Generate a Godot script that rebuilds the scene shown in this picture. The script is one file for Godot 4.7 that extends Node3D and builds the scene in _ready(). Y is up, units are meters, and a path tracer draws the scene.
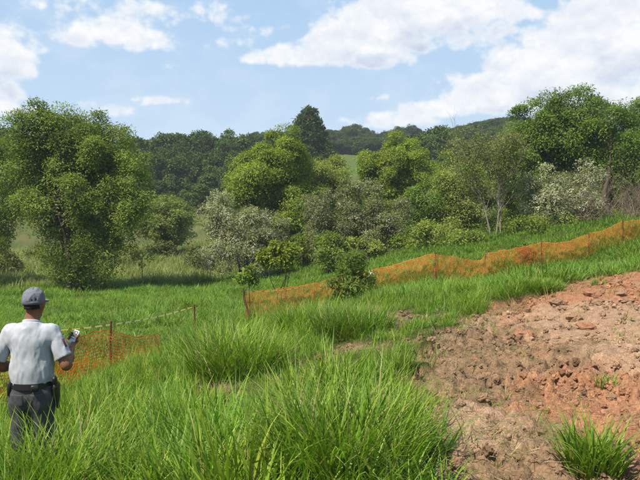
extends Node3D

# ---------------------------------------------------------------- data (world metres: x right, y up, -z ahead)
const LAND := [-0.7621, -1.2751, 4.4431,
	-0.6914, -1.3742, -1.2957,
	-0.6058, -1.4826, 0.0647,
	-0.5188, -1.5876, -1.6714,
	-0.4343, -1.7061, 9.8142,
	-0.2422, -2.0066, -2.5174,
	-0.1847, -2.0321, 0.6163,
	-0.0652, -2.0789, -0.4546,
	0.0658, -2.0995, 0.9895,
	0.1987, -2.1148, 1.2183,
	0.2986, -2.1199, 0.2380,
	0.3815, -2.1201, -9.8925,
	0.4828, -2.1276, 5.3437,
	0.5403, -2.1312, 22.2862,
	0.5731, -2.1300, -15.7319,
	0.7316, -2.1172, 0.6618,
	0.8571, -2.1091, 9.5838,
	0.9913, -2.1017, -4.4581,
	1.1162, -2.1028, 0.2423,
	0.0000, -0.8544, -0.7669,
	-0.4431, -0.9702, 2.4926,
	-0.3429, -0.9842, -2.7191,
	-0.5318, -1.0492, 0.3211,
	0.3854, -0.7603, -0.2047,
	0.4861, -0.9632, -0.1336,
	0.6209, -1.2352, -1.5583,
	0.7912, -1.5788, -4.9494,
	0.2724, -0.8615, -0.1387,
	0.3464, -1.0994, 0.9693,
	0.4383, -1.3958, 1.3502,
	0.5122, -1.6338, -0.6406,
	0.1463, -0.9255, 0.2455,
	0.1807, -1.1469, -0.9812,
	0.2290, -1.4579, -0.3793,
	0.2168, -1.7275, -1.7531,
	-0.0367, -1.1629, 0.1141,
	-0.0441, -1.4025, 1.5406,
	-0.0789, -1.6730, -0.6592,
	-0.2438, -1.2892, -0.2165,
	-0.3430, -1.5570, -7.1268,
	-0.1756, -0.9238, 0.1381,
	-0.2109, -1.1127, 1.0620,
	-0.7245, -2.1987, -2.8893,
	-0.9751, -2.3920, -0.1945,
	-0.4951, -2.6326, 3.8674,
	-0.3522, -2.4966, -2.6402,
	-1.1218, -2.2348, 0.9092,
	0.0350, -2.2334, 2.5928,
	0.0402, -2.5647, 1.4442,
	0.4816, -2.3679, -1.7435,
	0.6466, -2.2967, -3.8972,
	0.8578, -2.2870, -4.5317,
	1.0810, -2.3071, -1.2696,
	0.2353, -2.5053, -2.5922,
	1.1689, -2.3394, -1.6674,
	-1.1101, -2.7269, 0.4538,
	-0.7014, -2.9889, -5.2213,
	-0.6650, -3.2729, 8.9333,
	-0.6628, -3.5387, -17.0251,
	-0.6938, -3.7059, 29.8786,
	-1.3922, -3.4314, 10.7105,
	-1.8458, -2.8126, -1.9629,
	-2.1310, -3.2522, 11.8816,
	0.1204, -3.8628, 7.4755,
	0.1619, -4.1617, 11.1932,
	0.1373, -4.4132, 4.6115,
	-0.1131, -3.6275, -3.8804,
	-0.0952, -3.0435, -0.1252,
	0.3684, -2.9462, 2.8839,
	0.7838, -3.8730, 8.1092,
	0.8904, -4.4042, 6.9830,
	1.2708, -4.5420, -31.9720,
	-0.4620, -4.2434, -2.6875,
	-1.2798, -4.1138, -3.3849,
	-1.9271, -3.8706, -9.5505,
	1.8017, -3.6167, 14.2853,
	1.2524, -2.8662, 3.4267,
	1.6943, -2.7165, 0.9968,
	1.2631, -2.0198, 2.9773,
	0.8488, -1.3522, 3.4806,
	1.9686, -3.9550, -7.2109,
	0.0718, -4.6147, -34.0530,
	-0.8674, -4.6462, -17.3525,
	-1.7589, -4.3479, -8.0673,
	-1.5575, -1.9096, -0.3385,
	-0.9464, -1.1542, -4.6598,
	0.0000, 0.0000, -0.3772,
	0.4982, 0.2491, 0.1086,
	-0.5108, 0.0000, -0.2653,
	0.0000, 0.9808, -0.4435,
	1.0504, 0.5252, 0.1275,
	-1.0758, 0.3586, -0.3586,
	0.0000, 2.0369, 0.4443,
	2.0017, 0.5004, 1.8591,
	-2.0017, 0.5004, 2.1184,
	0.0000, 3.3202, 3.2404,
	3.3202, 0.0000, 2.3170,
	-3.3202, 0.0000, 4.2162,
	0.0000, 4.9003, -2.3916,
	4.9003, 0.0000, -9.0251,
	-4.9003, 0.0000, -7.0185,
	3.5064, 3.5064, -5.1850,
	-3.5064, 3.5064, -3.3796,
	0.0000, -5.4567, 15.9115,
	3.3534, -4.1917, -9.0834,
	-3.3534, -4.1917, -9.3852,
	0.0000, -6.1478, 12.6535,
	6.1478, 0.0000, 4.7263,
	-6.1478, 0.0000, 2.3884,
	0.0000, 6.1478, 0.6877,
	4.3542, -4.3542, 9.5874,
	-4.3542, -4.3542, 8.2768,
	4.3542, 4.3542, 3.3483,
	-4.3542, 4.3542, 1.6522]
const LAND_MEAN := 5.30466
const DIRT := [Vector2(0.69, -3.74), Vector2(0.73, -4.60), Vector2(0.86, -5.78), Vector2(0.99, -6.98), Vector2(1.20, -8.10), Vector2(1.59, -9.02), Vector2(2.23, -10.00), Vector2(3.11, -11.34), Vector2(4.50, -12.76), Vector2(6.07, -13.84), Vector2(9.95, -18.70), Vector2(11.50, -16.70), Vector2(16.00, -8.00), Vector2(12.00, 6.00), Vector2(1.00, 6.00), Vector2(0.75, -2.00)]
const BARE_PATCHES := [[-1.24, -7.86, 0.32, 0.46], [-0.38, -8.60, 0.40, 0.48], [0.35, -9.02, 0.37, 0.45], [0.71, -9.02, 0.25, 0.37], [1.25, -11.38, 0.32, 0.65], [-0.54, -7.60, 0.17, 0.43], [-0.89, -7.04, 0.13, 0.32], [-0.12, -7.54, 0.16, 0.35], [1.75, -10.62, 0.37, 0.52], [1.31, -9.24, 0.26, 0.38], [1.87, -9.50, 0.21, 0.32], [2.37, -11.20, 0.25, 0.36], [1.10, -10.02, 0.16, 0.26]]
const FENCE_NEAR := [Vector3(-5.26, -0.20, -8.80), Vector3(-4.93, -0.29, -9.80), Vector3(-4.49, -0.37, -11.00), Vector3(-4.02, -0.53, -12.30), Vector3(-3.56, -0.90, -14.00)]
const FENCE_LONG := [Vector3(-2.35, -0.58, -19.50), Vector3(-1.82, -0.54, -20.00), Vector3(-0.66, -0.49, -21.00), Vector3(0.67, -0.34, -21.50), Vector3(2.07, -0.00, -22.00), Vector3(3.14, 0.25, -22.30), Vector3(4.05, 0.38, -22.50), Vector3(5.22, 0.25, -23.00), Vector3(5.91, 0.19, -23.30), Vector3(6.30, 0.48, -23.40), Vector3(8.22, 0.72, -23.80), Vector3(9.88, 0.97, -24.30), Vector3(11.79, 1.53, -25.00), Vector3(13.80, 1.81, -26.00)]
const SAND := [[4.15, -8.88, 1.50], [2.10, -10.30, 0.80], [0.76, -4.90, 0.35], [1.18, -4.98, 0.50], [3.63, -7.22, 0.90]]
const CLODS := [[2.891, -8.980, 0.4], [2.593, -8.780, 0.26], [4.716, -11.060, 0.28], [3.976, -10.740, 0.26], [5.117, -10.880, 0.24], [1.845, -7.820, 0.13], [1.876, -7.140, 0.15], [2.136, -6.960, 0.12], [2.302, -6.440, 0.16], [2.609, -6.740, 0.13], [3.707, -9.260, 0.28], [3.653, -8.680, 0.22], [1.400, -3.880, 0.13], [1.441, -3.760, 0.1], [1.594, -3.800, 0.15], [1.690, -3.840, 0.12], [2.838, -7.160, 0.12], [1.491, -5.840, 0.12], [1.761, -6.040, 0.12], [1.206, -6.220, 0.14], [1.228, -5.560, 0.1], [2.673, -8.020, 0.14], [2.254, -7.920, 0.13], [3.062, -8.120, 0.12], [4.523, -10.300, 0.2], [4.937, -10.220, 0.2], [5.757, -11.480, 0.28], [5.492, -11.880, 0.24], [1.535, -8.880, 0.16], [2.028, -9.220, 0.14], [2.623, -5.700, 0.1], [2.291, -6.060, 0.14], [1.959, -5.700, 0.12], [1.678, -5.320, 0.1], [1.380, -4.940, 0.1]]
const CLUMPS := [[0.165, -4.180, 0.74, 0.46], [-1.113, -8.620, 0.72, 0.62], [1.772, -4.120, 0.42, 0.17], [2.819, -6.260, 0.2, 0.09], [0.524, -10.420, 0.62, 0.6], [-0.276, -11.700, 0.6, 0.45], [4.235, -12.280, 0.32, 0.4], [5.361, -12.220, 0.2, 0.14], [1.081, -5.860, 0.14, 0.14], [-1.995, -4.620, 0.86, 0.4], [-2.407, -4.860, 0.86, 0.38]]
const TREES := {
	"left": [Vector2(-13.02, -34.00), [[-14.64, 5.98, -34.00, 1.54, 1.81, 1.67], [-11.98, 5.35, -35.00, 1.86, 2.19, 2.02], [-13.69, 2.73, -33.00, 1.75, 2.01, 1.88], [-11.36, 2.22, -34.50, 1.67, 2.29, 1.98], [-12.24, -0.45, -34.00, 1.49, 1.73, 1.61], [-14.10, 0.24, -35.50, 1.44, 2.14, 1.79], [-15.42, 3.35, -34.00, 1.12, 1.91, 1.51], [-10.07, 3.08, -34.00, 0.96, 2.18, 1.57], [-14.44, 4.81, -35.00, 1.37, 1.64, 1.50], [-12.94, 4.46, -35.00, 2.32, 2.11, 2.21], [-13.04, 5.40, -34.50, 1.46, 1.73, 1.59]]],
	"edge": [Vector2(-19.19, -37.00), [[-19.36, 4.76, -37.00, 1.97, 2.08, 2.02], [-19.39, 1.48, -37.00, 1.71, 2.37, 2.04]]],
	"round": [Vector2(-13.32, -55.00), [[-13.92, 1.35, -55.00, 1.72, 1.85, 1.78], [-12.73, 1.08, -56.00, 1.97, 1.79, 1.88], [-13.38, 1.82, -56.00, 1.66, 1.66, 1.66]]],
	"centre": [Vector2(-3.30, -44.00), [[-4.52, 4.56, -44.00, 1.65, 2.03, 1.84], [-2.74, 5.33, -44.60, 2.13, 2.09, 2.11], [-2.23, 2.03, -44.00, 1.75, 2.23, 1.99], [-5.03, 2.86, -43.00, 1.28, 1.48, 1.38], [-1.85, 1.79, -45.50, 1.35, 3.27, 2.31], [-3.28, 4.51, -44.80, 2.31, 2.45, 2.38], [-3.52, 0.28, -45.00, 1.41, 1.93, 1.67]]],
	"grey": [Vector2(-4.45, -38.00), [[-3.80, 1.06, -38.00, 1.90, 1.31, 1.60], [-5.59, -0.28, -37.40, 1.49, 1.46, 1.48], [-3.15, -0.41, -37.60, 1.56, 1.47, 1.51], [-6.03, 2.16, -38.80, 1.06, 1.00, 1.03], [-5.13, 0.50, -38.60, 1.63, 1.51, 1.57]]],
	"blossom": [Vector2(1.73, -37.00), [[0.23, 1.65, -37.00, 1.27, 1.73, 1.50], [2.28, 2.23, -37.50, 1.46, 1.64, 1.55], [3.81, 1.88, -37.00, 1.27, 1.62, 1.45], [0.97, 0.23, -36.40, 1.42, 1.19, 1.31], [3.20, 0.28, -36.60, 1.49, 1.14, 1.32]]],
	"behind": [Vector2(0.36, -46.00), [[0.00, 3.69, -46.00, 1.29, 1.83, 1.56], [1.10, 4.07, -47.00, 1.25, 1.84, 1.54], [0.59, 1.50, -47.00, 1.62, 2.20, 1.91]]],
	"lumpy": [Vector2(5.85, -48.00), [[4.34, 5.39, -48.00, 1.65, 1.80, 1.73], [6.36, 5.77, -48.60, 1.97, 2.01, 1.99], [6.59, 3.07, -48.00, 1.95, 2.33, 2.14], [5.55, 4.88, -48.80, 2.52, 2.25, 2.38], [4.97, 2.76, -49.00, 1.76, 2.41, 2.09]]],
	"dark": [Vector2(6.53, -41.00), [[6.40, 1.91, -41.00, 1.28, 1.67, 1.47], [7.02, 0.76, -42.00, 1.25, 1.74, 1.49]]],
	"light": [Vector2(8.65, -41.00), [[8.56, 4.17, -41.00, 1.41, 1.70, 1.55], [9.37, 3.25, -42.00, 1.51, 1.87, 1.69], [8.29, 1.43, -40.50, 1.33, 1.68, 1.50], [9.83, 1.27, -41.00, 1.19, 1.54, 1.36]]],
	"big": [Vector2(14.25, -38.00), [[12.52, 7.23, -38.00, 1.43, 1.57, 1.50], [15.41, 7.64, -38.60, 1.75, 1.69, 1.72], [13.04, 5.20, -37.40, 1.64, 1.69, 1.67], [15.97, 5.43, -38.00, 1.43, 1.78, 1.60], [14.89, 3.81, -39.00, 1.52, 1.98, 1.75], [12.33, 4.56, -39.00, 1.04, 1.83, 1.43]]],
	"edger": [Vector2(16.09, -36.00), [[16.34, 6.35, -36.00, 1.12, 1.46, 1.29], [17.20, 4.38, -36.50, 1.28, 1.71, 1.50], [16.30, 3.41, -37.00, 1.01, 1.59, 1.30]]],
	"farr": [Vector2(20.62, -40.00), [[20.64, 7.15, -40.00, 1.75, 2.22, 1.98], [20.52, 3.57, -40.50, 1.58, 2.37, 1.98]]],
	"white": [Vector2(12.38, -33.00), [[11.52, 3.19, -33.00, 1.13, 1.13, 1.13], [13.37, 3.48, -33.50, 1.26, 1.20, 1.23], [11.75, 2.16, -32.60, 1.27, 1.12, 1.20], [13.60, 2.16, -33.00, 1.03, 1.03, 1.03]]]}
const BUSHES := [[Vector2(0.60, -35.00), [[0.60, -0.16, -35.00, 0.82, 1.04, 0.93]], 0],
	[Vector2(2.62, -35.00), [[2.63, -0.10, -35.00, 0.98, 0.77, 0.88]], 1],
	[Vector2(4.49, -35.50), [[4.50, 0.15, -35.50, 0.83, 0.94, 0.89]], 0],
	[Vector2(5.57, -33.00), [[5.57, 0.46, -33.00, 0.93, 0.77, 0.85]], 1],
	[Vector2(6.94, -31.50), [[6.94, 0.67, -31.50, 1.03, 0.69, 0.86]], 0],
	[Vector2(8.97, -33.00), [[8.97, 0.98, -33.00, 0.93, 0.88, 0.90]], 1],
	[Vector2(9.88, -31.00), [[9.88, 0.97, -31.00, 0.78, 0.68, 0.73]], 0],
	[Vector2(11.47, -31.50), [[11.47, 1.31, -31.50, 0.64, 0.54, 0.59]], 1],
	[Vector2(12.34, -42.00), [[12.32, 2.67, -42.00, 1.44, 2.13, 1.79]], 0],
	[Vector2(-1.05, -42.00), [[-1.05, -0.39, -42.00, 0.92, 1.25, 1.08]], 0],
	[Vector2(17.05, -37.00), [[17.04, 2.11, -37.00, 1.45, 0.81, 1.13]], 1],
	[Vector2(9.70, -46.00), [[9.69, 2.22, -46.00, 1.08, 2.16, 1.62]], 0],
	[Vector2(2.02, -43.00), [[2.02, 0.78, -43.00, 1.34, 2.08, 1.71]], 0],
	[Vector2(14.06, -45.00), [[14.05, 2.04, -45.00, 1.41, 1.93, 1.67]], 0],
	[Vector2(7.71, -47.00), [[7.70, 2.24, -47.00, 1.47, 2.20, 1.84]], 0]]
const REED_BUSHES := [[Vector2(-20.61, -42.00), [[-20.65, -1.64, -42.00, 1.31, 1.05, 1.18]]],
	[Vector2(-22.03, -50.00), [[-22.07, -1.56, -50.00, 1.09, 1.02, 1.05]]],
	[Vector2(-14.03, -47.00), [[-14.05, -1.66, -47.00, 0.95, 0.95, 0.95]]],
	[Vector2(-13.16, -54.00), [[-13.18, -1.22, -54.00, 1.52, 1.01, 1.27]]],
	[Vector2(-9.06, -46.00), [[-9.07, -1.23, -46.00, 0.86, 1.01, 0.93]]]]
const WOOD := [[-29.72, -105.85, 8.20, 0],
	[-27.78, -103.30, 8.32, 0],
	[-27.01, -107.00, 7.91, 0],
	[-24.63, -106.85, 7.25, 0],
	[-21.52, -103.96, 7.67, 0],
	[-19.37, -102.63, 7.07, 0],
	[-18.13, -106.22, 8.99, 0],
	[-14.62, -101.11, 7.43, 0],
	[-32.66, -111.62, 12.02, 1],
	[-30.01, -110.90, 12.11, 1],
	[-28.61, -113.79, 12.14, 1],
	[-25.67, -112.04, 11.22, 1],
	[-24.98, -114.60, 12.64, 1],
	[-21.90, -114.71, 11.75, 1],
	[-18.16, -110.44, 10.44, 1],
	[-15.75, -111.78, 11.99, 1],
	[-14.06, -113.15, 10.95, 1],
	[-35.56, -120.16, 14.64, 2],
	[-34.30, -123.28, 14.38, 2],
	[-30.80, -123.34, 13.87, 2],
	[-29.29, -124.09, 15.04, 2],
	[-27.27, -124.75, 15.34, 2],
	[-24.89, -121.52, 14.15, 2],
	[-20.98, -120.96, 13.16, 2],
	[-18.93, -119.94, 14.58, 2],
	[-17.59, -123.97, 15.73, 2],
	[-15.63, -121.95, 14.40, 2],
	[-12.87, -120.67, 14.55, 2],
	[-11.93, -120.17, 14.77, 2],
	[-38.65, -133.88, 18.18, 3],
	[-35.95, -133.02, 17.38, 3],
	[-34.65, -135.42, 18.27, 3],
	[-30.91, -131.03, 18.67, 3],
	[-29.82, -132.22, 18.81, 3],
	[-28.17, -136.32, 18.70, 3],
	[-25.92, -135.08, 17.64, 3],
	[-23.17, -135.24, 18.59, 3],
	[-20.79, -136.23, 18.36, 3],
	[-17.35, -132.90, 17.98, 3],
	[-16.24, -134.18, 18.17, 3],
	[-13.59, -134.34, 18.16, 3],
	[-10.23, -134.15, 17.99, 3],
	[-37.01, -140.00, 18.62, 4],
	[-34.17, -140.00, 19.49, 4],
	[-30.47, -140.00, 19.92, 4],
	[-25.68, -140.00, 20.57, 4],
	[-20.02, -140.00, 20.14, 4],
	[-15.89, -140.00, 19.92, 4],
	[-13.71, -140.00, 19.05, 4],
	[-38.76, -140.00, 17.32, 4]]
const WOOD_EDGE := [[-60.76, -115.00, 17.73, 5], [-60.16, -118.00, 17.60, 5], [-59.11, -120.00, 18.61, 5], [-56.13, -118.00, 17.05, 5], [-55.24, -120.00, 16.20, 5], [18.32, -128.00, 15.18, 6], [20.37, -126.00, 18.09, 6], [22.55, -124.00, 19.17, 6], [25.27, -128.00, 18.35, 6], [20.16, -120.00, 14.71, 6], [22.39, -118.00, 14.86, 6], [27.50, -130.00, 17.01, 6], [26.14, -112.00, 13.49, 6], [25.82, -100.00, 12.84, 6], [26.87, -96.00, 12.99, 6], [24.89, -80.00, 10.11, 6], [26.69, -78.00, 11.11, 6], [30.93, -78.00, 11.35, 6], [33.80, -75.00, 11.90, 6], [37.30, -75.00, 12.13, 6]]
const RIDGE := [[4.04, -259.99, 34.13, 7],
	[6.86, -259.53, 37.01, 7],
	[10.49, -265.64, 39.49, 7],
	[12.76, -260.09, 39.41, 7],
	[14.91, -259.97, 39.44, 7],
	[18.40, -263.52, 38.45, 7],
	[20.55, -259.54, 36.96, 7],
	[23.79, -262.39, 36.06, 7],
	[26.46, -261.91, 36.95, 7],
	[30.02, -263.86, 38.19, 7],
	[32.08, -260.59, 38.56, 7],
	[34.35, -260.92, 38.00, 7],
	[36.35, -258.48, 38.79, 7],
	[39.37, -262.81, 38.01, 7],
	[42.34, -259.94, 36.57, 7],
	[45.04, -258.81, 36.65, 7],
	[49.26, -264.25, 38.68, 7],
	[51.39, -262.06, 38.20, 7],
	[54.17, -264.58, 38.56, 7],
	[57.16, -265.58, 39.75, 7],
	[58.86, -261.35, 38.60, 7],
	[60.78, -258.48, 39.47, 7],
	[63.23, -258.50, 40.03, 7],
	[65.95, -258.20, 39.92, 7],
	[68.47, -259.07, 39.42, 7],
	[71.01, -258.91, 39.59, 7],
	[73.41, -258.15, 39.95, 7],
	[77.15, -263.47, 40.61, 7],
	[78.56, -259.99, 41.03, 7],
	[81.39, -258.57, 40.10, 7],
	[85.02, -261.24, 41.93, 7],
	[3.82, -245.52, 29.88, 8],
	[6.25, -247.09, 33.15, 8],
	[9.09, -246.68, 34.30, 8],
	[11.64, -246.93, 36.01, 8],
	[14.91, -248.46, 34.41, 8],
	[17.82, -250.44, 33.44, 8],
	[20.23, -251.09, 32.88, 8],
	[22.36, -245.11, 30.76, 8],
	[25.58, -247.79, 32.51, 8],
	[28.72, -248.12, 33.99, 8],
	[31.34, -250.54, 34.71, 8],
	[33.00, -244.11, 33.49, 8],
	[37.00, -249.43, 33.02, 8],
	[38.65, -245.52, 32.62, 8],
	[40.93, -244.56, 33.80, 8],
	[44.19, -250.71, 34.57, 8],
	[45.29, -244.05, 32.83, 8],
	[48.76, -251.45, 35.32, 8],
	[51.83, -251.45, 35.74, 8],
	[53.55, -248.68, 35.24, 8],
	[55.43, -246.93, 34.08, 8],
	[57.98, -246.25, 35.04, 8],
	[61.50, -248.77, 35.04, 8],
	[63.76, -249.33, 35.66, 8],
	[65.52, -246.09, 35.74, 8],
	[67.46, -244.55, 36.00, 8],
	[70.58, -246.03, 36.96, 8],
	[73.67, -245.95, 36.41, 8],
	[78.16, -251.18, 36.57, 8],
	[80.37, -248.66, 37.42, 8],
	[14.44, -230.04, 29.96, 9],
	[16.71, -232.48, 29.34, 9],
	[18.60, -230.05, 28.15, 9],
	[21.31, -235.70, 27.69, 9],
	[23.78, -228.53, 28.08, 9],
	[26.49, -231.04, 28.90, 9],
	[29.95, -235.17, 30.02, 9],
	[32.61, -235.29, 30.84, 9],
	[34.94, -229.69, 29.50, 9],
	[38.76, -235.68, 29.08, 9],
	[40.09, -231.38, 29.80, 9],
	[43.00, -232.45, 29.25, 9],
	[45.82, -233.20, 30.48, 9],
	[47.83, -229.52, 29.22, 9],
	[50.21, -230.60, 30.58, 9],
	[53.48, -233.65, 31.61, 9],
	[56.95, -235.28, 32.50, 9],
	[58.26, -231.89, 31.84, 9],
	[61.32, -233.83, 32.49, 9],
	[63.18, -229.32, 32.18, 9],
	[67.60, -235.52, 33.32, 9],
	[69.48, -231.29, 31.80, 9],
	[72.59, -231.66, 32.69, 9],
	[75.28, -233.36, 33.53, 9],
	[11.14, -213.66, 26.84, 10],
	[13.46, -215.90, 26.28, 10],
	[15.66, -211.87, 24.68, 10],
	[18.25, -211.35, 22.56, 10],
	[21.61, -214.81, 23.85, 10],
	[23.84, -210.82, 24.45, 10],
	[27.14, -215.83, 25.19, 10],
	[29.89, -216.96, 26.29, 10],
	[32.03, -217.66, 26.20, 10],
	[34.35, -214.27, 24.50, 10],
	[36.53, -215.04, 25.22, 10],
	[39.10, -217.54, 25.80, 10],
	[39.93, -210.82, 25.89, 10],
	[42.83, -211.25, 24.98, 10],
	[46.49, -214.31, 26.72, 10],
	[49.33, -213.82, 27.21, 10],
	[53.03, -216.38, 27.57, 10],
	[54.82, -213.20, 26.60, 10],
	[57.68, -212.71, 28.13, 10],
	[60.00, -213.24, 27.91, 10],
	[62.93, -215.45, 28.27, 10],
	[65.73, -215.69, 28.70, 10],
	[68.00, -213.68, 28.27, 10],
	[13.95, -194.85, 20.56, 11],
	[16.22, -194.44, 19.34, 11],
	[18.55, -196.13, 20.39, 11],
	[21.40, -197.47, 21.04, 11],
	[23.18, -195.69, 20.79, 11],
	[25.48, -194.21, 22.11, 11],
	[28.19, -192.76, 21.31, 11],
	[30.86, -194.88, 21.05, 11],
	[32.65, -193.21, 20.54, 11],
	[35.95, -195.96, 21.73, 11],
	[38.71, -195.92, 22.56, 11],
	[40.40, -192.01, 21.88, 11],
	[43.13, -195.65, 22.44, 11],
	[45.31, -194.91, 23.19, 11],
	[48.86, -198.11, 22.94, 11],
	[50.26, -195.91, 23.57, 11],
	[53.88, -198.42, 23.83, 11],
	[57.11, -199.85, 24.91, 11],
	[58.07, -194.07, 23.64, 11],
	[61.31, -194.74, 23.31, 11],
	[-24.88, -250.00, 32.97, 12],
	[-21.77, -250.00, 31.34, 12],
	[-18.66, -250.00, 31.62, 12],
	[-15.55, -250.00, 32.57, 12],
	[-12.44, -250.00, 31.19, 12],
	[-9.33, -250.00, 31.85, 12],
	[-6.22, -250.00, 30.96, 12],
	[-3.11, -250.00, 31.21, 12],
	[0.00, -250.00, 32.88, 12],
	[3.11, -250.00, 32.57, 12],
	[31.14, -178.79, 23.28, 13],
	[33.30, -179.36, 22.38, 13],
	[34.57, -174.71, 22.98, 13],
	[36.02, -172.09, 22.24, 13],
	[38.77, -173.15, 22.40, 13],
	[42.02, -176.80, 23.37, 13],
	[44.53, -178.43, 24.16, 13],
	[45.57, -173.01, 23.91, 13],
	[49.25, -177.79, 24.51, 13],
	[51.86, -178.06, 24.77, 13],
	[53.29, -176.49, 23.99, 13],
	[54.95, -175.70, 24.33, 13],
	[26.97, -154.83, 19.86, 14],
	[28.84, -154.56, 20.02, 14],
	[31.57, -158.03, 19.77, 14],
	[34.51, -161.91, 20.88, 14],
	[36.56, -158.18, 19.97, 14],
	[40.07, -160.74, 20.97, 14],
	[41.49, -154.96, 19.69, 14],
	[43.77, -156.40, 20.71, 14],
	[46.38, -156.52, 20.38, 14],
	[48.69, -157.19, 20.20, 14],
	[51.47, -157.89, 20.52, 14],
	[2.39, -209.66, 27.16, 15],
	[4.32, -211.43, 26.56, 15],
	[7.19, -209.65, 27.29, 15],
	[8.97, -214.07, 27.30, 15],
	[11.19, -210.75, 26.79, 15],
	[13.43, -211.02, 26.74, 15],
	[15.77, -211.12, 26.99, 15],
	[1.97, -194.56, 23.52, 15],
	[3.83, -193.51, 22.11, 15],
	[6.70, -196.51, 22.58, 15],
	[7.95, -195.11, 22.76, 15],
	[10.81, -196.24, 23.58, 15],
	[11.63, -193.21, 22.30, 15],
	[14.65, -193.87, 22.29, 15]]
const CONIFER := [-2.11, -118.00, 21.97, 4.15]
const CLOUDS := [[9.64, 17.56, 6.71, 3.04, 1.05], [4.42, 15.34, 4.92, 2.33, 1.00], [-1.77, 13.90, 4.30, 0.98, 0.95], [13.90, 15.35, 2.69, 1.79, 0.60], [0.89, 14.15, 5.37, 1.25, 0.70], [5.31, 13.52, 1.79, 0.72, 0.80], [20.40, 12.12, 5.37, 3.40, 1.10], [24.16, 14.09, 4.92, 3.58, 1.05], [15.60, 10.41, 4.48, 1.97, 1.00], [11.41, 9.50, 3.22, 1.07, 0.90], [23.48, 9.53, 5.37, 2.24, 0.95], [18.41, 13.06, 2.69, 1.79, 0.90], [8.83, 8.72, 2.24, 0.81, 0.60], [-17.35, 14.87, 4.12, 1.25, 0.90], [-18.78, 15.53, 2.69, 1.07, 0.50], [-14.71, 17.10, 9.85, 0.90, 0.50], [-5.74, 16.12, 3.58, 0.72, 0.35], [-7.49, 14.85, 1.97, 0.72, 0.40], [-26.00, 12.77, 2.33, 2.33, 0.90], [-26.05, 9.34, 1.97, 1.43, 0.70], [-17.66, 8.83, 1.25, 0.72, 0.60], [-13.94, 9.99, 1.97, 0.36, 0.55], [-20.04, 9.35, 1.07, 0.54, 0.45], [4.44, 8.54, 3.76, 0.81, 0.60], [4.44, 10.51, 1.43, 0.36, 0.40], [18.37, 16.56, 1.07, 0.63, 0.60], [-10.94, 15.92, 1.25, 0.45, 0.40], [-13.50, 12.81, 1.07, 0.27, 0.25]]

# lower growth round the worn patches and before the near net: x, z, reach in x and z, height share
const LOW_GRASS := [[-1.0, -8.0, 1.6, 1.9, 0.38], [0.3, -8.6, 1.4, 1.6, 0.45], [-3.4, -9.4, 1.3, 2.6, 0.5], [1.0, -11.0, 1.6, 2.0, 0.55]]
var angles := PackedFloat32Array()
var radii := PackedFloat32Array()
var heights := PackedFloat32Array()
var patch_noise := FastNoiseLite.new()
var fine_noise := FastNoiseLite.new()
var clod_noise := FastNoiseLite.new()
const ROWS := ["far wood's front row", "far wood's second row", "far wood's third row", "far wood's fourth row", "far wood's back row", "group behind the airy tree", "group on the far slope", "far ridge's crest row", "far ridge's second row", "far ridge's third row", "far ridge's fourth row", "far ridge's fifth row", "ridge line behind the conifer", "far ridge's sixth row", "far ridge's lowest row", "tree line above the green field"]
const ORDINAL := ["first", "second", "third", "fourth", "fifth", "sixth", "seventh", "eighth", "ninth", "tenth", "eleventh", "twelfth", "thirteenth", "fourteenth", "fifteenth", "sixteenth", "seventeenth", "eighteenth", "nineteenth", "twentieth", "twenty-first", "twenty-second", "twenty-third", "twenty-fourth", "twenty-fifth", "twenty-sixth", "twenty-seventh", "twenty-eighth", "twenty-ninth", "thirtieth", "thirty-first", "thirty-second", "thirty-third", "thirty-fourth", "thirty-fifth", "thirty-sixth", "thirty-seventh", "thirty-eighth", "thirty-ninth", "fortieth"]
var flat_lay := 0.0
var taken := {}
var M := {}
var rng := RandomNumberGenerator.new()

# ---------------------------------------------------------------- naming helpers
func numbered(called: String) -> String:
	var n: int = taken.get(called, 0)
	taken[called] = n + 1
	return called if n == 0 else "%s_%03d" % [called, n]

func tag(o: Node, label: String, category: String, group := "", kind := "") -> Node:
	if label: o.set_meta("label", label)
	if category: o.set_meta("category", category)
	if group: o.set_meta("group", group)
	if kind: o.set_meta("kind", kind)
	return o

func base(called: String, where: Vector3, turn := 0.0) -> Node3D:
	var o := Node3D.new()
	o.name = numbered(called)
	add_child(o)
	o.position = where
	o.rotation.y = turn
	return o

func put(mesh: Mesh, called: String, material: Material, parent: Node = null) -> MeshInstance3D:
	var o := MeshInstance3D.new()
	o.mesh = mesh
	o.material_override = material
	if parent == null:
		o.name = numbered(called)
		add_child(o)
	else:
		o.name = called
		parent.add_child(o, true)
	return o

func copy(o: Node3D) -> Node3D:
	var c: Node3D = o.duplicate()
	c.name = numbered(String(o.name).rstrip("_0123456789"))
	add_child(c)
	return c

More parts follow.
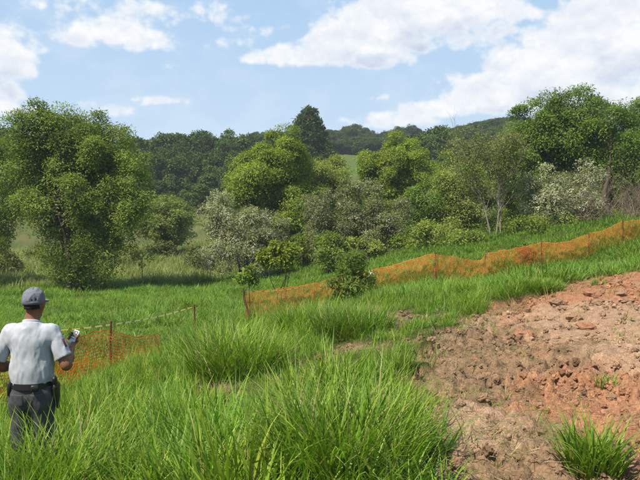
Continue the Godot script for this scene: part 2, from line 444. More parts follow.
# ---------------------------------------------------------------- mesh helpers
class Soup:
	var v := PackedVector3Array()
	var n := PackedVector3Array()
	var c := PackedColorArray()
	func tri(a: Vector3, b: Vector3, d: Vector3, col := Color.WHITE) -> void:
		v.append(a); v.append(b); v.append(d)
		c.append(col); c.append(col); c.append(col)
	func quad(a: Vector3, b: Vector3, d: Vector3, e: Vector3, col := Color.WHITE) -> void:
		tri(a, b, d, col); tri(a, d, e, col)
	func tube(pts: Array, rad: Array, sides: int, col := Color.WHITE) -> void:
		var prev := []
		var side := Vector3.RIGHT
		for i in pts.size():
			var dir: Vector3 = (pts[mini(i + 1, pts.size() - 1)] - pts[maxi(i - 1, 0)]).normalized()
			if i == 0:
				side = dir.cross(Vector3(0.31, 0.2, 0.93)).normalized()
			side = (side - dir * side.dot(dir)).normalized()
			var up := dir.cross(side)
			var ring := []
			for k in sides:
				var a := TAU * k / sides
				ring.append((side * cos(a) + up * sin(a)))
			if i > 0:
				for k in sides:
					var k2 := (k + 1) % sides
					var a0: Vector3 = pts[i - 1] + prev[k] * rad[i - 1]
					var a1: Vector3 = pts[i - 1] + prev[k2] * rad[i - 1]
					var b0: Vector3 = pts[i] + ring[k] * rad[i]
					var b1: Vector3 = pts[i] + ring[k2] * rad[i]
					v.append_array([a0, b0, b1, a0, b1, a1])
					n.append_array([prev[k], ring[k], ring[k2], prev[k], ring[k2], prev[k2]])
					c.append_array([col, col, col, col, col, col])
			prev = ring
		# cap
		var last: int = pts.size() - 1
		var ld: Vector3 = (pts[last] - pts[last - 1]).normalized()
		for k in sides:
			var k2 := (k + 1) % sides
			v.append_array([pts[last] + prev[k] * rad[last], pts[last] + ld * rad[last] * 0.6, pts[last] + prev[k2] * rad[last]])
			n.append_array([ld, ld, ld])
			c.append_array([col, col, col])
	func mesh(with_normals := false) -> ArrayMesh:
		var a := []
		a.resize(Mesh.ARRAY_MAX)
		a[Mesh.ARRAY_VERTEX] = v
		a[Mesh.ARRAY_COLOR] = c
		if with_normals and n.size() == v.size():
			a[Mesh.ARRAY_NORMAL] = n
		var m := ArrayMesh.new()
		m.add_surface_from_arrays(Mesh.PRIMITIVE_TRIANGLES, a)
		return m

func lin(r: float, g: float, b: float) -> Color:
	return Color(r, g, b).linear_to_srgb()

func mat(called: String, color: Color, rough := 0.9, back := Color.BLACK, spec := 0.3) -> StandardMaterial3D:
	var m := StandardMaterial3D.new()
	m.resource_name = called
	m.albedo_color = color
	m.vertex_color_use_as_albedo = true
	m.roughness = rough
	m.metallic_specular = spec
	m.cull_mode = BaseMaterial3D.CULL_DISABLED
	if back != Color.BLACK:
		m.backlight_enabled = true
		m.backlight = back
	M[called] = m
	return m

func noise_tex(seed_: int, freq: float, lo: Color, hi: Color, size := 512, octaves := 5) -> NoiseTexture2D:
	var n := FastNoiseLite.new()
	n.seed = seed_
	n.frequency = freq
	n.fractal_octaves = octaves
	var t := NoiseTexture2D.new()
	t.width = size
	t.height = size
	t.seamless = true
	t.noise = n
	var g := Gradient.new()
	g.set_color(0, lo)
	g.set_color(1, hi)
	t.color_ramp = g
	return t

func grain(m: StandardMaterial3D, tex: Texture2D, scale_: float, relief: Texture2D = null, cm := 1.0) -> void:
	m.albedo_texture = tex
	m.uv1_triplanar = true
	m.uv1_world_triplanar = true
	m.uv1_scale = Vector3.ONE * scale_
	if relief:
		m.heightmap_enabled = true
		m.heightmap_texture = relief
		m.heightmap_scale = cm

# ---------------------------------------------------------------- terrain
func land(x: float, z: float) -> float:
	var r := sqrt(x * x + z * z) + 1e-6
	var k := log(1.0 + r / 3.0) / r
	var a := x * k
	var b := z * k
	var h := LAND_MEAN
	for i in range(0, LAND.size(), 3):
		var p: float = LAND[i] - a
		var q: float = LAND[i + 1] - b
		h += LAND[i + 2] * sqrt(p * p + q * q + 0.0324)
	return h

func ground(x: float, z: float) -> float:
	var a := rad_to_deg(atan2(x, -z))
	var r := sqrt(x * x + z * z)
	var i := clampi(angles.bsearch(a) - 1, 0, angles.size() - 2)
	var j := clampi(radii.bsearch(r) - 1, 0, radii.size() - 2)
	var fa := clampf((a - angles[i]) / (angles[i + 1] - angles[i]), 0, 1)
	var fr := clampf((r - radii[j]) / (radii[j + 1] - radii[j]), 0, 1)
	var w := angles.size()
	var h0 := lerpf(heights[j * w + i], heights[j * w + i + 1], fa)
	var h1 := lerpf(heights[(j + 1) * w + i], heights[(j + 1) * w + i + 1], fa)
	return lerpf(h0, h1, fr)

func on_ground(x: float, z: float, dy := 0.0) -> Vector3:
	return Vector3(x, ground(x, z) + dy, z)

var dirt_poly := PackedVector2Array()
func bare(x: float, z: float) -> float:
	# 1 on the bare earth bank, about 0.7 on the small worn patches, 0 under grass
	var jx := patch_noise.get_noise_2d(x * 1.6, z * 1.6) * 0.55 + fine_noise.get_noise_2d(x * 2.0, z * 2.0) * 0.18
	var jz := patch_noise.get_noise_2d(x * 1.6 + 91.0, z * 1.6 - 37.0) * 0.8
	var p := Vector2(x + jx, z + jz)
	if x > -1.5 and z > -17.0 and Geometry2D.is_point_in_polygon(p, dirt_poly):
		return 1.0
	for b in BARE_PATCHES:
		var dx: float = (p.x - b[0]) / b[2]
		var dz: float = (p.y - b[1]) / b[3]
		if dx * dx + dz * dz < 1.0:
			return 0.7
	return 0.0

func terrain() -> void:
	dirt_poly = PackedVector2Array(DIRT)
	var a := -180.0
	while a < 180.0:
		angles.append(a)
		a += 0.22 if absf(a + 0.1) < 33.0 else (1.0 if absf(a) < 45.0 else 5.0)
	angles.append(180.0)
	var r := 0.4
	while r < 1700.0:
		radii.append(r)
		r *= 1.25 if r < 2.4 else (1.005 if r < 16.0 else (1.02 if r < 60.0 else 1.045))
	var w := angles.size()
	heights.resize(w * radii.size())
	var cols := PackedColorArray()
	cols.resize(w * radii.size())
	var pos := PackedVector3Array()
	pos.resize(w * radii.size())
	for j in radii.size():
		for i in w:
			var rr := radii[j]
			var t := deg_to_rad(angles[i])
			var x := sin(t) * rr
			var z := -cos(t) * rr
			var near := rr < 17.0 and absf(angles[i]) < 60.0
			var h := land(x, z)
			var b := 0.0
			var pn := patch_noise.get_noise_2d(x * 0.9, z * 0.9)
			h += pn * (0.07 if rr < 30.0 else 0.25) * smoothstep(0.0, 4.0, rr)
			if near:
				b = bare(x, z)
				if b > 0.0:
					var c1 := clod_noise.get_noise_2d(x, z)
					var c2 := clod_noise.get_noise_2d(x * 2.7 + 40.0, z * 2.7)
					var f := fine_noise.get_noise_2d(x * 5.0, z * 5.0)
					var soft := 0.75 + 0.6 * smoothstep(-0.25, 0.25, patch_noise.get_noise_2d(x * 1.3 + 7.0, z * 1.3))
					var worn := smoothstep(2.6, 4.4, x + 0.12 * z + 1.0)   # the trodden, smoother side of the bank
					soft *= lerpf(1.0, 0.5, worn) * (1.0 - 0.45 * sandy(x, z))
					var f2 := fine_noise.get_noise_2d(x * 2.2 + 13.0, z * 2.2)
					var f3 := fine_noise.get_noise_2d(x * 11.0, z * 11.0 + 5.0)
					h += (b * b) * soft * (c1 * 0.11 + c2 * 0.07 + f * 0.075 + f2 * 0.10 + f3 * 0.03) - 0.01
			heights[j * w + i] = h
			pos[j * w + i] = Vector3(x, h, z)
			cols[j * w + i] = ground_color(x, z, rr, b, pn)
	var mesh_v := PackedVector3Array([on_center()])
	var all := PackedVector3Array(pos)
	all.append(on_center())
	cols.append(cols[0])
	var idx := PackedInt32Array()
	for j in radii.size() - 1:
		for i in w - 1:
			var p := j * w + i
			idx.append_array([p, p + w + 1, p + w, p, p + 1, p + w + 1])
	for i in w - 1:
		idx.append_array([all.size() - 1, i + 1, i])
	var st := SurfaceTool.new()
	var arr := []
	arr.resize(Mesh.ARRAY_MAX)
	arr[Mesh.ARRAY_VERTEX] = all
	arr[Mesh.ARRAY_COLOR] = cols
	arr[Mesh.ARRAY_INDEX] = idx
	st.create_from_arrays(arr)
	st.generate_normals()
	var o := put(st.commit(), "ground", M.soil)
	tag(o, "", "", "", "structure")

func on_center() -> Vector3:
	return Vector3(0, heights[0], 0)

func sandy(x: float, z: float) -> float:
	var n := patch_noise.get_noise_2d(x * 0.9 + 15.0, z * 0.9) * 0.8 + fine_noise.get_noise_2d(x * 1.3, z * 1.3) * 0.45
	var pale := -1.0
	for s in SAND:
		pale = maxf(pale, 1.0 - Vector2((x - s[0]) / s[2], (z - s[1]) / s[2] * 0.8).length())
	return smoothstep(-0.1, 0.35, pale + n * 0.6)

func ground_color(x: float, z: float, r: float, b: float, pn: float) -> Color:
	var f := fine_noise.get_noise_2d(x * 1.3, z * 1.3)
	if b > 0.9:
		var brown := Color(0.31, 0.205, 0.128)
		var red := Color(0.44, 0.225, 0.13)
		var sand := Color(0.47, 0.32, 0.215)
		var n := patch_noise.get_noise_2d(x * 0.9 + 15.0, z * 0.9) * 0.8 + f * 0.45
		var redness := smoothstep(0.1, 0.55, n + (x + z * 0.12 - 1.05) * 0.45)
		var c := brown.lerp(red, redness)
		c = c.lerp(sand, 0.85 * sandy(x, z))
		c = c.lerp(Color(0.15, 0.10, 0.062), 0.6 * smoothstep(0.12, 0.5, fine_noise.get_noise_2d(x * 1.7 + 60.0, z * 1.7)) * (1.0 - redness * 0.6))
		return c * (1.0 + 0.45 * fine_noise.get_noise_2d(x * 6.0, z * 6.0))
	if b > 0.5:
		return Color(0.25, 0.19, 0.125) * (1.0 + 0.5 * f)
	if r < 45.0:
		return Color(0.055, 0.075, 0.022).lerp(Color(0.12, 0.10, 0.05), smoothstep(0.1, 0.6, f + 0.2)) * (1.0 + 0.25 * pn)
	if r < 135.0:
		return Color(0.10, 0.14, 0.04).lerp(Color(0.17, 0.17, 0.065), smoothstep(-0.4, 0.5, pn + f)) 
	return Color(0.10, 0.165, 0.04).lerp(Color(0.13, 0.17, 0.05), smoothstep(-0.4, 0.5, pn)) 

# ---------------------------------------------------------------- sky
func make_sky() -> Sky:
	var W := 4096
	var H := 2048
	var im := Image.create(W, H, false, Image.FORMAT_RGB8)
	var na := FastNoiseLite.new()
	na.seed = 21; na.frequency = 0.09; na.fractal_octaves = 5; na.fractal_gain = 0.55
	var nb := FastNoiseLite.new()
	nb.seed = 5; nb.frequency = 0.33; nb.fractal_octaves = 3
	var puff := FastNoiseLite.new()
	puff.seed = 9; puff.noise_type = FastNoiseLite.TYPE_CELLULAR; puff.cellular_return_type = FastNoiseLite.RETURN_DISTANCE
	puff.frequency = 0.24; puff.fractal_octaves = 3; puff.fractal_gain = 0.55; puff.fractal_lacunarity = 2.2
	var list: Array = CLOUDS.duplicate()
	var r2 := RandomNumberGenerator.new()
	r2.seed = 77
	for k in 40:      # the same fair-weather clouds all round
		var az := r2.randf_range(-180, 180)
		if absf(az) < 36.0: continue
		var el := r2.randf_range(3, 55)
		var sx := r2.randf_range(3, 8)
		for q in 3:
			list.append([az + r2.randf_range(-sx, sx), el + r2.randf_range(-2, 2), sx * r2.randf_range(0.5, 1.0), sx * r2.randf_range(0.25, 0.5), r2.randf_range(0.6, 1.05)])
	for k in 10:      # and overhead, outside the picture
		var az := r2.randf_range(-180, 180)
		list.append([az, r2.randf_range(28, 60), r2.randf_range(5, 9), r2.randf_range(3, 5), 0.9])
	# coarse field of cloud bodies, one value per degree-quarter cell
	var fw := 1440
	var fh := 360
	var field := PackedFloat32Array()
	field.resize(fw * fh)
	for cl in list:
		var stretch: float = 1.0 / maxf(cos(deg_to_rad(cl[1])), 0.3)
		var rx: float = cl[2] * stretch * 1.5
		var ry: float = cl[3] * 1.5
		for y in range(maxi(0, int((cl[1] - ry) * 4)), mini(fh, int((cl[1] + ry) * 4) + 1)):
			for x in range(int((cl[0] - rx + 180) * 4), int((cl[0] + rx + 180) * 4) + 1):
				var u: float = ((x / 4.0 - 180) - cl[0]) / rx
				var v: float = (y / 4.0 - cl[1]) / ry
				if v < 0: v *= 1.35
				var d := 1.0 - u * u - v * v
				if d > 0:
					var at := y * fw + posmod(x, fw)
					field[at] = maxf(field[at], cl[4] * d)
	for y in H / 2:
		var el := 90.0 - (y + 0.5) * 180.0 / H
		var step := 1 if el < 22.0 else 4
		if step == 4 and y % 4 != 0: continue
		var s := sin(deg_to_rad(el))
		var k := pow(1.0 - s, 2.2)
		var blue := Color(0.24, 0.47, 0.82).lerp(Color(0.68, 0.83, 0.95), k)
		var ce := maxf(cos(deg_to_rad(el)), 0.15)
		for x in range(0, W, step):
			var az := fposmod((x + 0.5) * 360.0 / W + 180.0, 360.0) - 180.0      # column 0 looks along -z
			var fx := (az + 180.0) * 4.0
			var fy := clampf(el * 4.0, 0, fh - 2)
			var ix := int(fx)
			var iy := int(fy)
			var tx := fx - ix
			var ty := fy - iy
			var i1 := (ix + 1) % fw
			ix = ix % fw
			var bodyv := lerpf(lerpf(field[iy * fw + ix], field[iy * fw + i1], tx), lerpf(field[iy * fw + fw + ix], field[iy * fw + fw + i1], tx), ty)
			var rr := 126.0 * ce
			var cx := cos(deg_to_rad(az)) * rr
			var cz := sin(deg_to_rad(az)) * rr
			var n1 := na.get_noise_3d(cx, el * 3.4, cz)
			var dens := 0.0
			var lightv := 1.0
			if bodyv > 0.01:
				var n2 := nb.get_noise_3d(cx, el * 2.6, cz)
				var pf := -puff.get_noise_3d(cx + n2 * 1.5, el * 2.8, cz) - 0.45      # rounded heads
				var pu := -puff.get_noise_3d(cx + n2 * 1.5, (el + 0.7) * 2.8, cz) - 0.45
				var raw := bodyv * 1.3 + n1 * 0.7 + pf * 1.0 + n2 * 0.15 - 0.42
				dens = smoothstep(-0.12, 0.55, raw)
				var bup := field[mini(iy + 9, fh - 2) * fw + ix]
				var thick := smoothstep(0.1, 0.7, raw)
				lightv = clampf(0.99 - clampf(bup - bodyv + 0.1, 0.0, 0.6) * 0.3 * thick + (pf - pu) * 0.16 - 0.06 * thick * smoothstep(-0.3, 0.3, n1), 0.76, 1.0)
			var veil := smoothstep(0.05, 0.7, n1 + 0.25) * 0.16
			var c := blue.lerp(Color(0.86, 0.91, 0.97), veil)
			c = c.lerp(Color(lightv * lightv, lerpf(1.0, lightv, 1.5), lerpf(1.0, lightv, 0.8)), dens * 0.95)
			c = c.linear_to_srgb()
			if step == 1:
				im.set_pixel(x, y, c)
			else:
				im.fill_rect(Rect2i(x, y, 4, 4), c)
	im.fill_rect(Rect2i(0, H / 2, W, H / 2), Color(0.16, 0.18, 0.10).linear_to_srgb())
	var sm := PanoramaSkyMaterial.new()
	sm.panorama = ImageTexture.create_from_image(im)
	var sky := Sky.new()
	sky.sky_material = sm
	return sky

# ---------------------------------------------------------------- foliage
func sprig(seed_: int, leaves: int, length: float, width: float, spread: float, flat: float) -> PackedVector3Array:
	var r := RandomNumberGenerator.new()
	r.seed = seed_
	var v := PackedVector3Array()
	for k in leaves:
		var a := r.randf() * TAU
		var out := Vector3(cos(a), r.randf_range(-0.5, 0.9), sin(a)).normalized()
		var p := out * spread * pow(r.randf(), 0.6)
		var dir := (out + Vector3(r.randf_range(-0.6, 0.6), r.randf_range(-0.5, 0.3), r.randf_range(-0.6, 0.6))).normalized()
		var nrm := (Vector3.UP * flat + Vector3(r.randf_range(-1, 1), r.randf_range(-0.6, 1), r.randf_range(-1, 1))).normalized()
		var side := dir.cross(nrm).normalized()
		nrm = side.cross(dir).normalized()
		var L := length * r.randf_range(0.7, 1.25)
		var Wd := width * r.randf_range(0.75, 1.2) * 0.5
		var mid := p + dir * L * 0.45 - nrm * L * 0.02
		var tip := p + dir * L - nrm * L * 0.12
		var s0 := mid + side * Wd + nrm * Wd * 0.3
		var s1 := mid - side * Wd + nrm * Wd * 0.3
		v.append_array([p, s0, tip, p, tip, s1])
	return v

func palette(seed_: int, n: int, leaves: int, tones: Array, vary: float) -> Array:
	var r := RandomNumberGenerator.new()
	r.seed = seed_
	var out := []
	for k in n:
		var c := PackedColorArray()
		var whole := 0.78 + 0.44 * k / maxf(n - 1, 1)      # leaf tufts differ in age and colour
		for l in leaves:
			var t: Color = tones[r.randi() % tones.size()]
			var f := whole + r.randf_range(-vary, vary)
			t = Color(t.r * f * r.randf_range(0.9, 1.15), t.g * f, t.b * f)
			for q in 6: c.append(t)
		out.append(c)
	return out

func rand_dir(r: RandomNumberGenerator) -> Vector3:
	var y := r.randf_range(-1, 1)
	var a := r.randf() * TAU
	var s := sqrt(1.0 - y * y)
	return Vector3(cos(a) * s, y, sin(a) * s)

# lobes: [x, y, z, rx, ry, rz] relative to the foot of the plant
func crown_mesh(lobes: Array, o: Dictionary, seed_: int) -> Array:
	var r := RandomNumberGenerator.new()
	r.seed = seed_
	var leaves: int = o.get("leaves", 12)
	var protos := []
	for k in 5:
		protos.append(sprig(seed_ * 31 + k, leaves, o.leaf, o.leaf * o.get("slim", 0.42), o.get("spread", 0.3), o.get("flat", 2.8)))
	var pals := palette(seed_ + 9, 10, leaves, o.tones, o.get("vary", 0.25))
	var fpals := []
	if o.has("flower"): fpals = palette(seed_ + 19, 4, leaves, o.flower, 0.15)
	var fl := Soup.new()
	var s := Soup.new()
	var centres := []
	var floor_y: float = o.get("floor", 0.05)
	for lo in lobes:
		var c := Vector3(lo[0], lo[1], lo[2])
		var e := Vector3(lo[3], lo[4], lo[5])
		var area := 4.0 * PI * pow((pow(e.x * e.y, 1.6) + pow(e.x * e.z, 1.6) + pow(e.y * e.z, 1.6)) / 3.0, 0.625)
		var nc := int(area * o.dens)
		for k in nc:
			var d := rand_dir(r)
			var rc: float = o.clump * r.randf_range(0.6, 1.35)
			var depth := r.randf_range(0.72, 0.98) if r.randf() < 0.85 else r.randf_range(0.3, 0.75)
			var cc := c + Vector3(d.x * (e.x - rc * 0.4), d.y * (e.y - rc * 0.4), d.z * (e.z - rc * 0.4)) * depth
			cc += rand_dir(r) * rc * o.get("rough", 0.5)
			if cc.y < floor_y + rc * 0.3: cc.y = floor_y + rc * 0.3
			var tone: int = r.randi() % 10
			centres.append(cc)
			var drop: float = o.get("drop", 0.0)
			for q in int(o.sprigs * r.randf_range(0.6, 1.4)):
				var dd := (rand_dir(r) + d * 0.5 + Vector3.UP * 0.5).normalized()
				var p := cc + Vector3(dd.x, dd.y * 0.8, dd.z) * rc * pow(r.randf(), 0.3)
				if r.randf() < drop: p.y -= rc * r.randf() * 1.2
				if p.y < floor_y: p.y = floor_y + r.randf() * 0.2
				var up := (dd * 0.9 + Vector3.UP * 0.35 + rand_dir(r) * 0.22).normalized()
				var sx := up.cross(rand_dir(r)).normalized()
				var sc := r.randf_range(0.75, 1.3)
				var t := Transform3D(Basis(sx, up, sx.cross(up)) * sc, p)
				if o.has("flower") and r.randf() < o.flowering and dd.dot(d) > 0.1:
					fl.v.append_array(t.scaled_local(Vector3.ONE * 0.42) * (protos[q % 5] as PackedVector3Array))
					fl.c.append_array(fpals[r.randi() % 4])
				else:
					s.v.append_array(t * (protos[q % 5] as PackedVector3Array))
					s.c.append_array(pals[(tone + (r.randi() % 2)) % 10])
	return [s.mesh(), fl.mesh() if fl.v.size() else null, centres]

func limb_points(a: Vector3, b: Vector3, r: RandomNumberGenerator, wob: float, rise := 0.3) -> Array:
	var pts := []
	var n := 5
	var off := Vector3(r.randf_range(-1, 1), 0, r.randf_range(-1, 1)) * wob
	for i in n + 1:
		var t := float(i) / n
		var p := a.lerp(b, t) + off * sin(t * PI)
		p.y += rise * sin(t * PI) * (b - a).length() * 0.15
		pts.append(p)
	return pts

func tapered(r0: float, r1: float, n: int) -> Array:
	var out := []
	for i in n: out.append(lerpf(r0, r1, float(i) / (n - 1)))
	return out

func wood_mesh(lobes: Array, centres: Array, trunk_r: float, fork: float, stems: int, seed_: int) -> ArrayMesh:
	var r := RandomNumberGenerator.new()
	r.seed = seed_
	var s := Soup.new()
	var n_st := stems
	for k in n_st:
		var foot := Vector3.ZERO if n_st == 1 else Vector3(r.randf_range(-1, 1), 0, r.randf_range(-1, 1)) * trunk_r * 4.0
		var lo: Array = lobes[k % lobes.size()]
		var top := Vector3(lerpf(0, lo[0], 0.35), fork, lerpf(0, lo[2], 0.35))
		s.tube(limb_points(foot - Vector3(0, 0.25, 0), top, r, trunk_r * 1.5, 0.0), tapered(trunk_r * 1.25, trunk_r * 0.75, 6), 8)
		for l in lobes.size():
			if l % n_st != k: continue
			var q: Array = lobes[l]
			var tip := Vector3(q[0], q[1], q[2])
			s.tube(limb_points(top, tip, r, 0.25), tapered(trunk_r * 0.7, trunk_r * 0.28, 6), 6)
			for c in centres:
				if (c - tip).length() < maxf(q[3], q[4]) * 1.15 and r.randf() < 0.4:
					s.tube(limb_points(top.lerp(tip, r.randf_range(0.45, 1.0)), c, r, 0.12), tapered(trunk_r * 0.25, trunk_r * 0.06 + 0.004, 6), 4)
	return s.mesh(true)

func plant(called: String, label: String, category: String, foot: Vector2, lobes_abs: Array, o: Dictionary, seed_: int, group := "") -> Node3D:
	var at := on_ground(foot.x, foot.y)
	var lobes := []
	for l in lobes_abs:
		lobes.append([l[0] - at.x, l[1] - at.y, l[2] - at.z, l[3], l[4], l[5]])
	var t := base(called, at)
	tag(t, label, category, group)
	var made := crown_mesh(lobes, o, seed_)
	var low := 1e9
	for l in lobes: low = minf(low, l[1] - l[4] * 0.2)
	put(wood_mesh(lobes, made[2], o.get("trunk", 0.14), clampf(o.get("fork", low), 0.25, 4.0), o.get("stems", 1), seed_ + 3), "trunk", o.get("bark", M.bark), t)
	put(made[0], "crown", o.get("mat", M.leaf), t)
	if made[1]: put(made[1], "blossom", M.petal, t)
	return t

# ---------------------------------------------------------------- grass
func tuft(seed_: int, blades: int, radius: float, l0: float, l1: float, width: float, segs: int, bend: float, tones: Array, dry := 0.06) -> ArrayMesh:
	var r := RandomNumberGenerator.new()
	r.seed = seed_
	var s := Soup.new()
	for k in blades:
		var a := r.randf() * TAU
		var rr := radius * sqrt(r.randf())
		var p := Vector3(cos(a) * rr, -0.03, sin(a) * rr)
		var az := a + r.randf_range(-2.0, 2.0)
		var hd := Vector3(cos(az), 0, sin(az))
		var tilt := r.randf_range(0.02, 0.3) + 0.35 * rr / maxf(radius, 0.01) * bend
		var curve := r.randf_range(0.2, 1.5) * bend
		var L := r.randf_range(l0, l1)
		var w := width * r.randf_range(0.65, 1.25) * 0.5
		var tw := r.randf_range(-0.6, 0.6)
		var side := Vector3(-hd.z, 0, hd.x).rotated(Vector3.UP, tw)
		var col: Color = tones[r.randi() % tones.size()]
		col = col * r.randf_range(0.78, 1.25)
		if r.randf() < dry: col = Color(0.34, 0.28, 0.13) * r.randf_range(0.7, 1.2)
		var pl := p - side * w
		var pr := p + side * w
		for i in segs:
			var t := float(i + 1) / segs
			var ang := tilt + curve * t * t
			p += (Vector3.UP * cos(ang) + hd * sin(ang)) * L / segs
			var ww := w * (1.0 - pow(t, 1.7))
			if i == segs - 1:
				s.tri(pl, p, pr, col)
			else:
				var nl := p - side * ww
				var nr := p + side * ww
				s.quad(pl, nl, nr, pr, col)
				pl = nl
				pr = nr
	return s.mesh()

func scatter(called: String, label: String, mesh: Mesh, material: Material, where: Array, tint: Array) -> void:
	var mm := MultiMesh.new()
	mm.transform_format = MultiMesh.TRANSFORM_3D
	mm.use_colors = true
	mm.mesh = mesh
	mm.instance_count = where.size()
	for i in where.size():
		mm.set_instance_transform(i, where[i])
		mm.set_instance_color(i, tint[i])
	var o := MultiMeshInstance3D.new()
	o.multimesh = mm
	o.material_override = material
	o.name = numbered(called)
	add_child(o)
	tag(o, label, "grass", "", "stuff")

func grass_zone(called: String, label: String, mesh: Mesh, r0: float, r1: float, per_m2: float, keep: Callable, s0: float, s1: float, material: Material = null) -> void:
	var where := []
	var tint := []
	var half := deg_to_rad(36.0)
	var n := int((r1 * r1 - r0 * r0) * half * per_m2)
	for k in n:
		var a := rng.randf_range(-half, half)
		var r := sqrt(rng.randf_range(r0 * r0, r1 * r1))
		var x := sin(a) * r
		var z := -cos(a) * r
		var f: float = keep.call(x, z, r)
		if f <= 0.0: continue
		var s := rng.randf_range(s0, s1) * f
		var b := Basis(Vector3.UP, rng.randf() * TAU).rotated(Vector3(rng.randf_range(-1, 1), 0, rng.randf_range(-1, 1)).normalized(), rng.randf() * 0.22 if flat_lay == 0.0 else flat_lay + rng.randf() * 0.25)
		where.append(Transform3D(b.scaled(Vector3(s, s * rng.randf_range(0.8, 1.2), s)), on_ground(x, z)))
		var pn := patch_noise.get_noise_2d(x * 0.7 + 55.0, z * 0.7)
		var fn := fine_noise.get_noise_2d(x * 0.8, z * 0.8)
		var g := 1.0 + 0.25 * pn + rng.randf_range(-0.14, 0.14)
		tint.append(Color(g * (1.0 + 0.35 * fn), g, g * (1.0 - 0.3 * fn)))
	scatter(called, label, mesh, material if material else M.grass, where, tint)

# ---------------------------------------------------------------- implicit bodies
class Body:
	var bones := []
	var k := 0.03
	var cuts := []      # [point, normal]: keep the side the normal points away from
	var crease: FastNoiseLite
	var crease_amp := 0.0
	var crease_scale := Vector3(2.2, 1.1, 2.2)
	func bone(a: Vector3, b: Vector3, ra: float, rb: float, sz := 1.0, sx := 1.0) -> void:
		var ab := b - a
		bones.append([a, ab, 1.0 / maxf(ab.length_squared(), 1e-9), ra, rb - ra, Vector3(1.0 / sx, 1.0, 1.0 / sz), minf(minf(sx, sz), 1.0)])
	func at(p: Vector3) -> float:
		var d := 1e3
		for b in bones:
			var q: Vector3 = (p - b[0]) * b[5]
			var t := clampf(q.dot(b[1]) * b[2], 0.0, 1.0)
			var e: float = (q - b[1] * t).length() - b[3] - b[4] * t
			e *= b[6]
			if d > 100.0:
				d = e
			else:
				var h := maxf(k - absf(d - e), 0.0) / k
				d = minf(d, e) - h * h * k * 0.25
		if crease:
			var cr := crease.get_noise_3d(p.x * crease_scale.x, p.y * crease_scale.y, p.z * crease_scale.z)
			d += (0.5 * cr + 0.9 * absf(crease.get_noise_3d(p.x * crease_scale.x * 1.3 + p.y, p.y * crease_scale.y * 0.8 - p.x * 1.2, p.z * crease_scale.z + 4.0)) - 0.25) * crease_amp
		for c in cuts:
			d = maxf(d, (p - c[0]).dot(c[1]))
		return d
	func mesh_into(out: Dictionary, lo: Vector3, hi: Vector3, cell: float) -> void:
		var nx := int((hi.x - lo.x) / cell / 4 + 1) * 4
		var ny := int((hi.y - lo.y) / cell / 4 + 1) * 4
		var nz := int((hi.z - lo.z) / cell / 4 + 1) * 4
		var px := nx + 1
		var py := ny + 1
		var pz := nz + 1
		var val := PackedFloat32Array()
		val.resize(px * py * pz)
		var done := PackedByteArray()
		done.resize(px * py * pz)
		val.fill(1.0)
		var reach := cell * 4.0 * 0.87 + cell * 2.5
		var blocks := []
		for bz in nz / 4:
			for by in ny / 4:
				for bx in nx / 4:
					var c := lo + Vector3(bx * 4 + 2, by * 4 + 2, bz * 4 + 2) * cell
					if absf(at(c)) < reach * 1.6:
						blocks.append(Vector3i(bx, by, bz))
		for bl in blocks:
			for z in range(bl.z * 4, bl.z * 4 + 5):
				for y in range(bl.y * 4, bl.y * 4 + 5):
					for x in range(bl.x * 4, bl.x * 4 + 5):
						var i: int = (z * py + y) * px + x
						if done[i] == 0:
							done[i] = 1
							val[i] = at(lo + Vector3(x, y, z) * cell)
		var index := {}
		var V: PackedVector3Array = out.v
		var off := [0, 1, px, px + 1, px * py, px * py + 1, px * py + px, px * py + px + 1]
		var edges := [[0, 1], [2, 3], [4, 5], [6, 7], [0, 2], [1, 3], [4, 6], [5, 7], [0, 4], [1, 5], [2, 6], [3, 7]]
		for bl in blocks:
			for z in range(bl.z * 4, bl.z * 4 + 4):
				for y in range(bl.y * 4, bl.y * 4 + 4):
					for x in range(bl.x * 4, bl.x * 4 + 4):
						var i: int = (z * py + y) * px + x
						var mask := 0
						for c in 8:
							if val[i + off[c]] < 0.0: mask |= 1 << c
						if mask == 0 or mask == 255: continue
						var sum := Vector3.ZERO
						var cnt := 0
						for e in edges:
							var a: int = e[0]
							var b: int = e[1]
							if ((mask >> a) & 1) != ((mask >> b) & 1):
								var va := val[i + off[a]]
								var vb := val[i + off[b]]
								var t := va / (va - vb)
								var pa := Vector3(a & 1, (a >> 1) & 1, a >> 2)
								var pb := Vector3(b & 1, (b >> 1) & 1, b >> 2)
								sum += pa.lerp(pb, t)
								cnt += 1
						index[i] = V.size()
						V.append(lo + (Vector3(x, y, z) + sum / cnt) * cell)
		var I: PackedInt32Array = out.i
		for i in index:
			var s0 := val[i] < 0.0
			for ax in 3:
				var du: int = [1, px, px * py][ax]
				var dv: int = [px, px * py, 1][ax]
				var dw: int = [px * py, 1, px][ax]
				if i + du >= val.size(): continue
				var s1 := val[i + du] < 0.0
				if s0 == s1: continue
				if not (index.has(i - dv) and index.has(i - dw) and index.has(i - dv - dw)): continue
				var a: int = index[i]
				var b: int = index[i - dv]
				var c: int = index[i - dv - dw]
				var d: int = index[i - dw]
				if s0: I.append_array([a, b, c, a, c, d])
				else: I.append_array([a, c, b, a, d, c])
		out.v = V
		out.i = I

